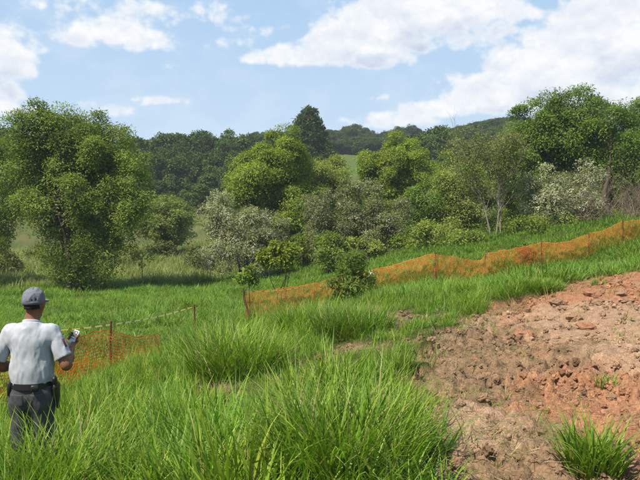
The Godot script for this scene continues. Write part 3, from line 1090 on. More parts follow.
func body_mesh(d: Dictionary) -> ArrayMesh:
	var V: PackedVector3Array = d.v
	var I: PackedInt32Array = d.i
	var N := PackedVector3Array()
	N.resize(V.size())
	for t in range(0, I.size(), 3):
		var n := (V[I[t + 2]] - V[I[t]]).cross(V[I[t + 1]] - V[I[t]])
		N[I[t]] += n; N[I[t + 1]] += n; N[I[t + 2]] += n
	for k in N.size(): N[k] = N[k].normalized()
	var a := []
	a.resize(Mesh.ARRAY_MAX)
	a[Mesh.ARRAY_VERTEX] = V
	a[Mesh.ARRAY_NORMAL] = N
	a[Mesh.ARRAY_INDEX] = I
	var m := ArrayMesh.new()
	m.add_surface_from_arrays(Mesh.PRIMITIVE_TRIANGLES, a)
	return m

func fresh() -> Dictionary:
	return {"v": PackedVector3Array(), "i": PackedInt32Array()}

func hand_bones(b: Body, wrist: Vector3, C: Vector3, A: Vector3, N: Vector3, S: Vector3) -> void:
	# a hand closed round something flat at C: A along it, N out of its face, S towards the thumb
	b.bone(wrist, C - N * 0.03 - A * 0.035, 0.025, 0.024)
	b.bone(C - N * 0.026 - A * 0.03 + S * 0.016, C - N * 0.026 + A * 0.03 + S * 0.012, 0.016, 0.014)
	b.bone(C - N * 0.026 - A * 0.032, C - N * 0.026 + A * 0.028 - S * 0.008, 0.015, 0.013)
	var lens := [0.9, 1.0, 0.96, 0.8]
	for f in 4:
		var o := A * (0.033 - 0.0205 * f)
		var l: float = lens[f]
		var p0 := C - N * 0.024 + o - S * 0.012
		var p1 := C - N * 0.021 + o - S * 0.040 * l
		var p2 := C + N * 0.006 + o * 0.98 - S * 0.046
		var p3 := C + N * 0.019 + o * 0.95 - S * (0.046 - 0.02 * l)
		b.bone(p0, p1, 0.0095, 0.009)
		b.bone(p1, p2, 0.009, 0.0083)
		b.bone(p2, p3, 0.0083, 0.0072)
	b.bone(C - N * 0.024 - A * 0.045 + S * 0.012, C - N * 0.012 - A * 0.02 + S * 0.04, 0.014, 0.0115)
	b.bone(C - N * 0.012 - A * 0.02 + S * 0.04, C + N * 0.012 + A * 0.008 + S * 0.037, 0.0112, 0.0095)
	b.bone(C + N * 0.012 + A * 0.008 + S * 0.037, C + N * 0.019 + A * 0.024 + S * 0.018, 0.0095, 0.0078)

func rounded_box(size: Vector3, bevel: float) -> ArrayMesh:
	# a box with chamfered edges
	var st := SurfaceTool.new()
	st.begin(Mesh.PRIMITIVE_TRIANGLES)
	var h := size / 2
	var faces := []
	for ax in 3:
		for sgn in [-1.0, 1.0]:
			var u := (ax + 1) % 3
			var w := (ax + 2) % 3
			var q := []
			for c in [[-1, -1], [1, -1], [1, 1], [-1, 1]]:
				var p := Vector3.ZERO
				p[ax] = sgn * h[ax]
				p[u] = c[0] * (h[u] - bevel)
				p[w] = c[1] * (h[w] - bevel)
				q.append(p)
			faces.append(q)
	for ax in 3:
		var u := (ax + 1) % 3
		var w := (ax + 2) % 3
		for c in [[-1, -1], [1, -1], [1, 1], [-1, 1]]:
			var q := []
			for e in [[0, -1], [0, 1], [1, 1], [1, -1]]:
				var p := Vector3.ZERO
				p[ax] = e[1] * (h[ax] - bevel)
				p[u] = c[0] * (h[u] - (bevel if e[0] == 1 else 0.0))
				p[w] = c[1] * (h[w] - (bevel if e[0] == 0 else 0.0))
				q.append(p)
			faces.append(q)
	for sx in [-1, 1]:
		for sy in [-1, 1]:
			for sz in [-1, 1]:
				var s := Vector3(sx, sy, sz)
				var q := []
				for ax in 3:
					var p := s * (h - Vector3.ONE * bevel)
					p[ax] = s[ax] * h[ax]
					q.append(p)
				faces.append(q)
	for q in faces:
		var n: Vector3 = (q[2] - q[0]).cross(q[1] - q[0])
		var mid := Vector3.ZERO
		for p in q: mid += p
		var order := range(q.size())
		if n.dot(mid) < 0: order.reverse()
		for k in range(1, q.size() - 1):
			for i in [0, k, k + 1]:
				st.add_vertex(q[order[i]])
	st.generate_normals()
	return st.commit()

func person(at: Vector3, turn: float) -> void:
	var t := base("person", at, turn)
	tag(t, "person in grey cap, pale shirt and dark trousers seen from behind, holding a handheld device", "person")
	var sR := Vector3(0.185, 1.415, 0.0)
	var sL := Vector3(-0.185, 1.415, 0.0)
	var eR := Vector3(0.315, 1.155, 0.035)
	var wR := Vector3(0.285, 1.255, -0.19)
	var eL := Vector3(-0.325, 1.15, 0.02)
	var wL := Vector3(-0.20, 1.09, -0.19)
	var phoneC := Vector3(0.282, 1.325, -0.265)
	var A := Vector3(0.34, 0.80, -0.36).normalized()
	var N := Vector3(-0.25, 0.45, 0.86)
	N = (N - A * N.dot(A)).normalized()
	var S := A.cross(N).normalized()
	if S.x < 0: S = -S
	var head := Vector3(0.012, 1.635, -0.03)
	var hx := Vector3(0.985, 0, 0.17)      # the head is turned a little to the right
	var hf := Vector3(0.165, -0.2, -0.96).normalized()
	# --- body
	var b := Body.new()
	b.bone(Vector3(0, 0.98, 0), Vector3(0, 1.12, 0), 0.15, 0.15, 0.78)
	b.bone(Vector3(0, 1.12, 0), Vector3(0, 1.33, -0.005), 0.15, 0.165, 0.75)
	b.bone(Vector3(-0.13, 1.40, 0.0), Vector3(0.13, 1.40, 0.0), 0.075, 0.075)
	b.bone(Vector3(0, 1.42, 0.01), Vector3(0.005, 1.57, -0.02), 0.068, 0.058)
	b.bone(head + Vector3(0, 0.035, 0.008), head + Vector3(0, 0.02, 0.0) + hf * 0.02, 0.088, 0.084)
	b.bone(head + hf * 0.035, head + hf * 0.05 - Vector3(0, 0.075, 0), 0.066, 0.04)
	b.bone(head + hf * 0.095 + Vector3(0, 0.012, 0), head + hf * 0.112 - Vector3(0, 0.022, 0), 0.009, 0.014)
	for s in [-1.0, 1.0]:
		b.bone(head + hx * 0.084 * s + Vector3(0, 0.018, 0) - hf * 0.008, head + hx * 0.082 * s - Vector3(0, 0.022, 0), 0.016, 0.011)
		b.bone(Vector3(0.095 * s, 0.93, 0), Vector3(0.105 * s, 0.51, 0.0), 0.09, 0.062)
		b.bone(Vector3(0.105 * s, 0.51, 0.0), Vector3(0.11 * s, 0.33, 0.02), 0.062, 0.06)
		b.bone(Vector3(0.11 * s, 0.33, 0.02), Vector3(0.115 * s, 0.09, 0.02), 0.06, 0.04)
		b.bone(Vector3(0.115 * s, 0.05, 0.03), Vector3(0.125 * s, 0.04, -0.14), 0.045, 0.038)
	for q in [[sR, eR, wR], [sL, eL, wL]]:
		b.bone(q[0], q[1], 0.06, 0.046)
		b.bone(q[1], q[1].lerp(q[2], 0.35), 0.046, 0.046)
		b.bone(q[1].lerp(q[2], 0.35), q[2], 0.046, 0.028)
	var d := fresh()
	b.mesh_into(d, Vector3(-0.5, -0.02, -0.33), Vector3(0.5, 1.78, 0.26), 0.0135)
	for side in [1.0, -1.0]:
		var hb := Body.new()
		hb.k = 0.007
		if side > 0:
			hb.bone(eR.lerp(wR, 0.82), wR, 0.034, 0.0285)
			hand_bones(hb, wR, phoneC, A, N, S)
			hb.mesh_into(d, phoneC - Vector3(0.1, 0.12, 0.1), phoneC + Vector3(0.1, 0.09, 0.13), 0.0032)
		else:
			var c2 := wL + Vector3(0.015, 0.02, -0.085)
			var A2 := Vector3(0.1, 0.75, -0.5).normalized()
			var N2 := Vector3(0.85, 0.2, 0.3)
			N2 = (N2 - A2 * N2.dot(A2)).normalized()
			hb.bone(eL.lerp(wL, 0.82), wL, 0.034, 0.0285)
			hand_bones(hb, wL, c2, A2, N2, A2.cross(N2).normalized())
			hb.mesh_into(d, c2 - Vector3(0.11, 0.11, 0.11), c2 + Vector3(0.11, 0.11, 0.14), 0.0035)
	put(body_mesh(d), "body", M.skin, t)
	# --- face
	for s in [-1.0, 1.0]:
		var eye := SphereMesh.new()
		eye.radius = 0.0125; eye.height = 0.025; eye.radial_segments = 12; eye.rings = 6
		var eo := put(eye, "eye", M.eye, t)
		eo.position = head + hf * 0.091 + hx * 0.031 * s + Vector3(0, 0.012, 0)
	var mo := put(rounded_box(Vector3(0.044, 0.01, 0.012), 0.004), "mouth", M.lip, t)
	mo.position = head + hf * 0.094 - Vector3(0, 0.058, 0)
	mo.rotation.y = atan2(-hf.x, -hf.z)
	# --- hair below the cap
	var hb2 := Body.new()
	hb2.bone(head + Vector3(0, 0.03, 0.012) - hf * 0.008, head + Vector3(0, -0.02, 0.016) - hf * 0.016, 0.0895, 0.07)
	hb2.cuts = [[head + hf * 0.03, hf], [head - Vector3(0, 0.03, 0), Vector3.DOWN]]
	d = fresh()
	hb2.mesh_into(d, head - Vector3(0.13, 0.12, 0.14), head + Vector3(0.13, 0.14, 0.14), 0.007)
	put(body_mesh(d), "hair", M.hair, t)
	# --- cap
	var cap := Node3D.new()
	cap.name = "cap"
	t.add_child(cap, true)
	var cb := Body.new()
	cb.k = 0.02
	cb.bone(head + Vector3(0, 0.042, 0.01) - hf * 0.006, head + Vector3(0, 0.05, 0.004), 0.094, 0.092)
	cb.cuts = [[head + Vector3(0, 0.012, 0) - hf * 0.0, (Vector3.DOWN + hf * 0.06 * -1.0).normalized()]]
	cb.crease = clod_noise_soft
	cb.crease_scale = Vector3(2.0, 2.6, 2.0)
	cb.crease_amp = 0.012
	d = fresh()
	cb.mesh_into(d, head - Vector3(0.14, 0.06, 0.14), head + Vector3(0.14, 0.18, 0.16), 0.007)
	put(body_mesh(d), "crown", M.cap, cap)
	var btn := SphereMesh.new()
	btn.radius = 0.009; btn.height = 0.012; btn.radial_segments = 10; btn.rings = 5
	put(btn, "button", M.cap, cap).position = head + Vector3(0, 0.139, 0.004)
	for q in 3:
		var seam := Soup.new()
		var sp := []
		for i in 13:
			var a := PI * i / 12.0
			var dirv := Vector3(cos(q * PI / 3 + 0.3), 0, sin(q * PI / 3 + 0.3)) * cos(a) + Vector3.UP * sin(a)
			sp.append(head + Vector3(0, 0.045, 0.006) + dirv * 0.0925)
		seam.tube(sp, tapered(0.0022, 0.0022, 13), 5)
		put(seam.mesh(true), "seam", M.cap_band, cap)
	var rimb := Body.new()
	rimb.k = 0.01
	rimb.bone(head + Vector3(0, 0.034, 0.01) - hf * 0.006, head + Vector3(0, 0.034, 0.004), 0.0975, 0.0965)
	rimb.cuts = [[head + Vector3(0, 0.008, 0), Vector3.DOWN], [head + Vector3(0, 0.034, 0), Vector3.UP]]
	d = fresh()
	rimb.mesh_into(d, head - Vector3(0.14, 0.06, 0.14), head + Vector3(0.14, 0.12, 0.16), 0.006)
	put(body_mesh(d), "band", M.cap_band, cap)
	var vb := Body.new()
	vb.k = 0.02
	vb.bone(head + hf * 0.085 + Vector3(0, 0.022, 0) - hx * 0.035, head + hf * 0.085 + Vector3(0, 0.022, 0) + hx * 0.035, 0.055, 0.055)
	vb.bone(head + hf * 0.12 + Vector3(0, 0.018, 0) - hx * 0.025, head + hf * 0.12 + Vector3(0, 0.018, 0) + hx * 0.025, 0.05, 0.05)
	vb.cuts = [[head + Vector3(0, 0.026, 0), Vector3.UP], [head + Vector3(0, 0.014, 0), Vector3.DOWN]]
	d = fresh()
	vb.mesh_into(d, head + hf * 0.1 - Vector3(0.13, 0.05, 0.13), head + hf * 0.1 + Vector3(0.13, 0.05, 0.13), 0.006)
	put(body_mesh(d), "visor", M.cap, cap)
	# --- shirt
	var sb := Body.new()
	sb.k = 0.05
	sb.bone(Vector3(0, 0.97, 0.005), Vector3(0, 1.10, 0.005), 0.168, 0.176, 0.8)
	sb.bone(Vector3(0, 1.10, 0.005), Vector3(0, 1.32, 0.005), 0.173, 0.178, 0.76)
	sb.bone(Vector3(-0.12, 1.385, 0.005), Vector3(0.12, 1.385, 0.005), 0.086, 0.086)
	sb.bone(Vector3(0, 1.45, 0.008), Vector3(0, 1.475, 0.004), 0.09, 0.078)
	for q in [[sR, eR], [sL, eL]]:
		sb.bone(q[0], q[0].lerp(q[1], 0.86), 0.068, 0.07)
	sb.crease = clod_noise_soft
	sb.crease_amp = 0.013
	sb.cuts = [[Vector3(0, 0.985, 0), Vector3.DOWN], [Vector3(0, 1.492, 0.0), Vector3(0, 0.97, -0.24)],
		[sR.lerp(eR, 0.80), (eR - sR).normalized()], [sL.lerp(eL, 0.80), (eL - sL).normalized()]]
	# the sleeve cuts would also trim the torso: keep them to the arms by meshing arms apart
	var torso := Body.new()
	torso.k = 0.05
	torso.bones = sb.bones.slice(0, 4)
	for q in [[sR, eR], [sL, eL]]:
		torso.bone(q[0], q[0].lerp(q[1], 0.2), 0.067, 0.067)
	torso.crease = clod_noise_soft
	torso.crease_amp = 0.013
	torso.cuts = [sb.cuts[0], sb.cuts[1]]
	d = fresh()
	torso.mesh_into(d, Vector3(-0.36, 0.95, -0.21), Vector3(0.36, 1.56, 0.22), 0.0095)
	var shirt := put(body_mesh(d), "shirt", M.shirt, t)
	for q in [[sR, eR], [sL, eL]]:
		var ab := Body.new()
		ab.k = 0.04
		ab.bone(q[0] + (q[0] - q[1]) * 0.02, q[0].lerp(q[1], 0.95), 0.066, 0.074)
		ab.cuts = [[q[0].lerp(q[1], 0.80), (q[1] - q[0]).normalized()]]
		ab.crease = clod_noise_soft
		ab.crease_amp = 0.013
		d = fresh()
		ab.mesh_into(d, q[1].min(q[0]) - Vector3(0.11, 0.11, 0.11), q[1].max(q[0]) + Vector3(0.11, 0.11, 0.11), 0.0095)
		put(body_mesh(d), "sleeve", M.shirt, shirt)
	# collar
	var kb := Body.new()
	kb.k = 0.02
	kb.bone(Vector3(0, 1.45, 0.002), Vector3(0.004, 1.53, -0.012), 0.092, 0.074)
	kb.cuts = [[Vector3(0, 1.465, 0), Vector3.DOWN], [Vector3(0, 1.517, 0.02), Vector3(0, 0.95, -0.3).normalized()]]
	d = fresh()
	kb.mesh_into(d, Vector3(-0.13, 1.43, -0.13), Vector3(0.13, 1.57, 0.13), 0.007)
	put(body_mesh(d), "collar", M.shirt, shirt)
	# badge on the right sleeve
	var bd := put(rounded_box(Vector3(0.006, 0.075, 0.06), 0.002), "sleeve_badge", M.badge, shirt)
	var mid := sR.lerp(eR, 0.42)
	bd.position = mid + Vector3(0.062, 0.026, 0.01)
	bd.rotation = Vector3(0, 0, atan2(eR.x - sR.x, sR.y - eR.y))
	# --- trousers
	var tb := Body.new()
	tb.k = 0.05
	tb.bone(Vector3(0, 1.0, 0.0), Vector3(0, 0.93, 0.0), 0.165, 0.165, 0.82)
	for s in [-1.0, 1.0]:
		tb.bone(Vector3(0.085 * s, 0.91, 0.022), Vector3(0.09 * s, 0.86, 0.02), 0.1, 0.098)
		tb.bone(Vector3(0.092 * s, 0.86, 0.012), Vector3(0.105 * s, 0.50, 0.0), 0.098, 0.082)
		tb.bone(Vector3(0.105 * s, 0.50, 0.0), Vector3(0.115 * s, 0.16, 0.02), 0.082, 0.072)
	tb.cuts = [[Vector3(0, 1.005, 0), Vector3.UP], [Vector3(0, 0.13, 0), Vector3.DOWN]]
	tb.crease = clod_noise_soft
	tb.crease_amp = 0.013
	d = fresh()
	tb.mesh_into(d, Vector3(-0.26, 0.1, -0.2), Vector3(0.26, 1.04, 0.2), 0.0105)
	var tr := put(body_mesh(d), "trousers", M.trousers, t)
	for s in [-1.0, 1.0]:
		var pb := Body.new()
		pb.k = 0.02
		pb.bones = tb.bones.slice(0, 3) + ([] as Array)
		pb.bones = []
		pb.bone(Vector3(0.085 * s, 0.91, 0.022), Vector3(0.09 * s, 0.86, 0.02), 0.106, 0.104)
		pb.bone(Vector3(0, 1.0, 0.0), Vector3(0, 0.93, 0.0), 0.171, 0.171, 0.82)
		pb.k = 0.05
		pb.crease = clod_noise_soft
		pb.crease_amp = 0.013
		pb.cuts = [[Vector3(0.03 * s, 0, 0), Vector3(-s, 0, 0)], [Vector3(0.15 * s, 0, 0), Vector3(s, 0, 0)], [Vector3(0, 0.935, 0), Vector3.UP], [Vector3(0, 0.83, 0), Vector3.DOWN], [Vector3(0, 0, 0.07), Vector3(0, 0, -1)]]
		d = fresh()
		pb.mesh_into(d, Vector3(minf(0.0, 0.17 * s), 0.81, 0.05), Vector3(maxf(0.0, 0.17 * s), 0.95, 0.19), 0.007)
		put(body_mesh(d), "pocket", M.trousers, tr)
		# boots and gaiters
		var gb := Body.new()
		gb.bone(Vector3(0.108 * s, 0.42, 0.005), Vector3(0.115 * s, 0.14, 0.02), 0.092, 0.078)
		gb.cuts = [[Vector3(0, 0.40, 0), Vector3.UP], [Vector3(0, 0.1, 0), Vector3.DOWN]]
		d = fresh()
		gb.mesh_into(d, Vector3(0.11 * s - 0.13, 0.06, -0.12), Vector3(0.11 * s + 0.13, 0.45, 0.14), 0.011)
		put(body_mesh(d), "gaiter", M.boot, t)
		var ob := Body.new()
		ob.bone(Vector3(0.115 * s, 0.06, 0.03), Vector3(0.128 * s, 0.045, -0.16), 0.056, 0.048)
		ob.bone(Vector3(0.115 * s, 0.2, 0.02), Vector3(0.115 * s, 0.07, 0.025), 0.06, 0.056)
		ob.cuts = [[Vector3(0, 0.0, 0), Vector3.DOWN]]
		d = fresh()
		ob.mesh_into(d, Vector3(0.12 * s - 0.1, -0.02, -0.24), Vector3(0.12 * s + 0.1, 0.22, 0.12), 0.011)
		put(body_mesh(d), "boot", M.boot, t)
	# --- belt and what hangs on it
	var belt := Soup.new()
	var segs := 40
	for i in segs:
		var q := []
		for e in [i, i + 1]:
			var a: float = TAU * e / segs
			q.append(Vector3(cos(a) * 0.181, 0, sin(a) * 0.149 + 0.003))
		for y in [[0.972, 1.02]]:
			var h0 := Vector3(0, y[0], 0)
			var h1 := Vector3(0, y[1], 0)
			belt.quad(q[0] + h0, q[1] + h0, q[1] + h1, q[0] + h1)
			belt.quad(q[0] + h1, q[1] + h1, q[1] * 0.96 + h1, q[0] * 0.96 + h1)
			belt.quad(q[0] * 0.96 + h0, q[1] * 0.96 + h0, q[1] + h0, q[0] + h0)
	var bt := put(belt.mesh(), "belt", M.leather, t)
	for s in [[-0.17, 0.07, 0.035, 0.11, -0.02], [0.08, 0.142, 0.06, 0.05, 0.0]]:
		var po := put(rounded_box(Vector3(s[2], s[3], 0.035), 0.006), "pouch", M.leather, bt)
		po.position = Vector3(s[0], 0.99 + s[4], s[1] + 0.012)
		po.rotation.y = atan2(s[0], s[1]) * 0.8
	var hol := Body.new()
	hol.k = 0.02
	hol.bone(Vector3(0.215, 0.965, 0.03), Vector3(0.225, 0.81, 0.0), 0.042, 0.026, 1.0, 0.6)
	hol.bone(Vector3(0.215, 0.965, 0.0), Vector3(0.222, 0.87, 0.0), 0.045, 0.034, 1.0, 0.6)
	d = fresh()
	hol.mesh_into(d, Vector3(0.14, 0.74, -0.08), Vector3(0.30, 1.05, 0.1), 0.008)
	var ho := put(body_mesh(d), "holster", M.leather, t)
	var gp := put(rounded_box(Vector3(0.03, 0.11, 0.05), 0.01), "pistol_grip", M.leather, ho)
	gp.position = Vector3(0.222, 1.015, 0.05)
	gp.rotation = Vector3(0.5, 0, 0)
	t.scale = Vector3(0.91, 1.005, 0.93)
	# --- the device in the hand
	var dev := base("handheld_device", t.transform * phoneC)
	dev.basis = t.basis.orthonormalized() * Basis(S, A, N)
	tag(dev, "small pale silver handheld device in the person's hand", "device")
	put(rounded_box(Vector3(0.056, 0.125, 0.019), 0.005), "casing", M.silver, dev)
	var scn := put(rounded_box(Vector3(0.044, 0.052, 0.003), 0.001), "screen", M.screen, dev)
	scn.position = Vector3(0, 0.028, 0.0097)
	for k in 3:
		var kb2 := put(rounded_box(Vector3(0.011, 0.008, 0.003), 0.001), "button", M.screen, dev)
		kb2.position = Vector3(-0.014 + 0.014 * k, -0.016, 0.0097)

# ---------------------------------------------------------------- fence
func along(st: Array, s: float) -> Vector3:
	# s in 0 .. st.size() - 1; y is the top of the net
	var i := clampi(int(s), 0, st.size() - 2)
	var a: Vector3 = st[i]
	var b: Vector3 = st[i + 1]
	var t := s - i
	var p0: Vector3 = st[maxi(i - 1, 0)]
	var p3: Vector3 = st[mini(i + 2, st.size() - 1)]
	return a.cubic_interpolate(b, p0, p3, t) if (a - b).length() > 0.3 else a.lerp(b, t)

func net_panel(st: Array, s0: float, s1: float, seed_: int, strand: float) -> ArrayMesh:
	var s := Soup.new()
	var cols := []
	var prev := along(st, s0)
	var top := []
	# walk the top edge at an even pitch
	var len_total := 0.0
	var steps := 200
	var acc := [0.0]
	for i in range(1, steps + 1):
		var p := along(st, lerpf(s0, s1, float(i) / steps))
		len_total += Vector2(p.x - prev.x, p.z - prev.z).length()
		acc.append(len_total)
		prev = p
	var n := int(len_total / (strand * 8.6))
	var rows := int(0.98 / (strand * 9.0))
	var k := 0
	for i in n + 1:
		var want := len_total * i / n
		while k < steps - 1 and acc[k + 1] < want: k += 1
		var f: float = (k + clampf((want - acc[k]) / maxf(acc[k + 1] - acc[k], 1e-5), 0, 1)) / steps
		var p := along(st, lerpf(s0, s1, f))
		var q := along(st, lerpf(s0, s1, minf(f + 0.01, 1.0))) - along(st, lerpf(s0, s1, maxf(f - 0.01, 0.0)))
		var side := Vector3(-q.z, 0, q.x).normalized()
		var sag := sin(f * PI) * 0.09 + 0.05 * fine_noise.get_noise_2d(want * 1.2, seed_ * 10.0) + 0.02 * fine_noise.get_noise_2d(want * 5.0, seed_ * 7.0)
		var g := ground(p.x, p.z) - 0.02
		var line := []
		for r in rows + 1:
			var t := float(r) / rows
			var y := lerpf(g, p.y - sag, t)
			var bulge := (patch_noise.get_noise_2d(want * 1.2 + seed_ * 20.0, t * 1.4) * 0.26 + fine_noise.get_noise_2d(want * 2.0, t * 1.5 + seed_) * 0.09) * (1.0 - t * 0.7) + 0.12 * sin(t * PI)
			var slip := 0.015 * fine_noise.get_noise_2d(want * 4.0 + 9.0, t * 6.0)
			line.append(Vector3(p.x, y + slip, p.z) + side * bulge + q.normalized() * slip)
		cols.append([line, q.normalized()])
	for i in cols.size():
		var line: Array = cols[i][0]
		var d: Vector3 = cols[i][1] * strand
		for r in rows:
			var tone := Color.WHITE * (0.95 + 0.35 * fine_noise.get_noise_2d(i * 0.05, r * 0.08 + seed_))
			s.quad(line[r] - d, line[r + 1] - d, line[r + 1] + d, line[r] + d, tone)
		if i + 1 < cols.size():
			var nxt: Array = cols[i + 1][0]
			for r in rows + 1:
				var wv := strand * 1.9 if r == rows or r == 0 else strand
				var u: Vector3 = (line[mini(r + 1, rows)] - line[maxi(r - 1, 0)]).normalized() * wv
				s.quad(line[r] - u, line[r] + u, nxt[r] + u, nxt[r] - u, Color.WHITE * (1.0 + 0.16 * fine_noise.get_noise_2d(i * 0.9, r * 0.9 + 50.0)))
	return s.mesh()

func fence(called: String, label: String, st: Array, posts: Array, strand: float) -> void:
	var at := on_ground(st[0].x, st[0].z)
	var t := base(called, at)
	tag(t, label, "fence", "orange mesh fencing across the slope")
	var cuts := [0.0]
	for p in posts:
		if p[0] > 0.0 and p[0] < st.size() - 1: cuts.append(p[0])
	cuts.append(float(st.size() - 1))
	for i in cuts.size() - 1:
		var o := put(net_panel(st, cuts[i], cuts[i + 1], i + 3, strand), "net_panel", M.net, t)
		o.position = -at
	for p in posts:
		var top := along(st, p[0])
		var foot := on_ground(top.x, top.z, -0.2) + Vector3(p[2], 0, 0.06)
		var head := Vector3(top.x, top.y + p[1], top.z + 0.06)
		var s := Soup.new()
		s.tube([foot, foot.lerp(head, 0.35) + Vector3(0.008, 0, 0), foot.lerp(head, 0.7) - Vector3(0.01, 0, 0), head], [p[3], p[3] * 0.95, p[3] * 0.92, p[3] * 0.85], 7)
		var o := put(s.mesh(true), "post", M.post, t)
		o.position = -at

func tape(label: String, pts: Array) -> void:
	var s := Soup.new()
	var n := 0
	var dist := 0.0
	for i in pts.size() - 1:
		var a: Vector3 = pts[i]
		var b: Vector3 = pts[i + 1]
		var L := (b - a).length()
		var m := int(L / 0.05)
		for k in m:
			var f0 := float(k) / m
			var f1 := float(k + 1) / m
			var p := a.lerp(b, f0) - Vector3(0, sin(f0 * PI) * 0.05 * L * 0.3, 0)
			var q := a.lerp(b, f1) - Vector3(0, sin(f1 * PI) * 0.05 * L * 0.3, 0)
			var tw0 := sin((dist + L * f0) * 1.3) * 0.9
			var tw1 := sin((dist + L * f1) * 1.3) * 0.9
			var w0 := Vector3(0, cos(tw0), sin(tw0)) * 0.016
			var w1 := Vector3(0, cos(tw1), sin(tw1)) * 0.016
			var dark := fmod(dist + L * f0, 0.3) < 0.09
			s.quad(p - w0, p + w0, q + w1, q - w1, Color(0.26, 0.21, 0.10) if dark else Color(0.82, 0.74, 0.36))
		dist += L
	tag(put(s.mesh(), "barrier_tape", M.tape), label, "tape")

# ---------------------------------------------------------------- clods
func lump(seed_: int, rough: float) -> ArrayMesh:
	var sp := SphereMesh.new()
	sp.radius = 0.5; sp.height = 1.0; sp.radial_segments = 16; sp.rings = 9
	var arr := sp.get_mesh_arrays()
	var v: PackedVector3Array = arr[Mesh.ARRAY_VERTEX]
	var n := FastNoiseLite.new()
	n.seed = seed_
	n.noise_type = FastNoiseLite.TYPE_CELLULAR
	n.cellular_return_type = FastNoiseLite.RETURN_DISTANCE2_SUB
	n.frequency = 1.5
	var n2 := FastNoiseLite.new()
	n2.seed = seed_ + 1
	n2.frequency = 1.1
	n2.fractal_octaves = 4
	for i in v.size():
		var p := v[i]
		v[i] = p * (1.0 + n2.get_noise_3dv(p * 1.6) * rough * 1.3 + n.get_noise_3dv(p * 1.2) * rough * 0.6) * Vector3(1, 0.72, 0.85)
	arr[Mesh.ARRAY_VERTEX] = v
	arr[Mesh.ARRAY_NORMAL] = null
	arr[Mesh.ARRAY_TANGENT] = null
	arr[Mesh.ARRAY_TEX_UV] = null
	var m := ArrayMesh.new()
	m.add_surface_from_arrays(Mesh.PRIMITIVE_TRIANGLES, arr)
	return m

# ---------------------------------------------------------------- bare wood
func twigs(s: Soup, r: RandomNumberGenerator, p: Vector3, dir: Vector3, len_: float, rad: float, depth: int, spread: float) -> void:
	var pts := [p]
	var d := dir
	for i in 4:
		d = (d + rand_dir(r) * 0.16 + Vector3.UP * 0.03).normalized()
		pts.append(pts[-1] + d * len_ / 4)
	s.tube(pts, tapered(rad, rad * 0.55, 5), 5 if depth > 1 else 3)
	if depth == 0: return
	for k in r.randi_range(2, 4):
		var t := r.randi_range(1, 4)
		var nd := (d + rand_dir(r) * spread).normalized()
		twigs(s, r, pts[t], nd, len_ * r.randf_range(0.5, 0.75), rad * 0.5, depth - 1, spread)

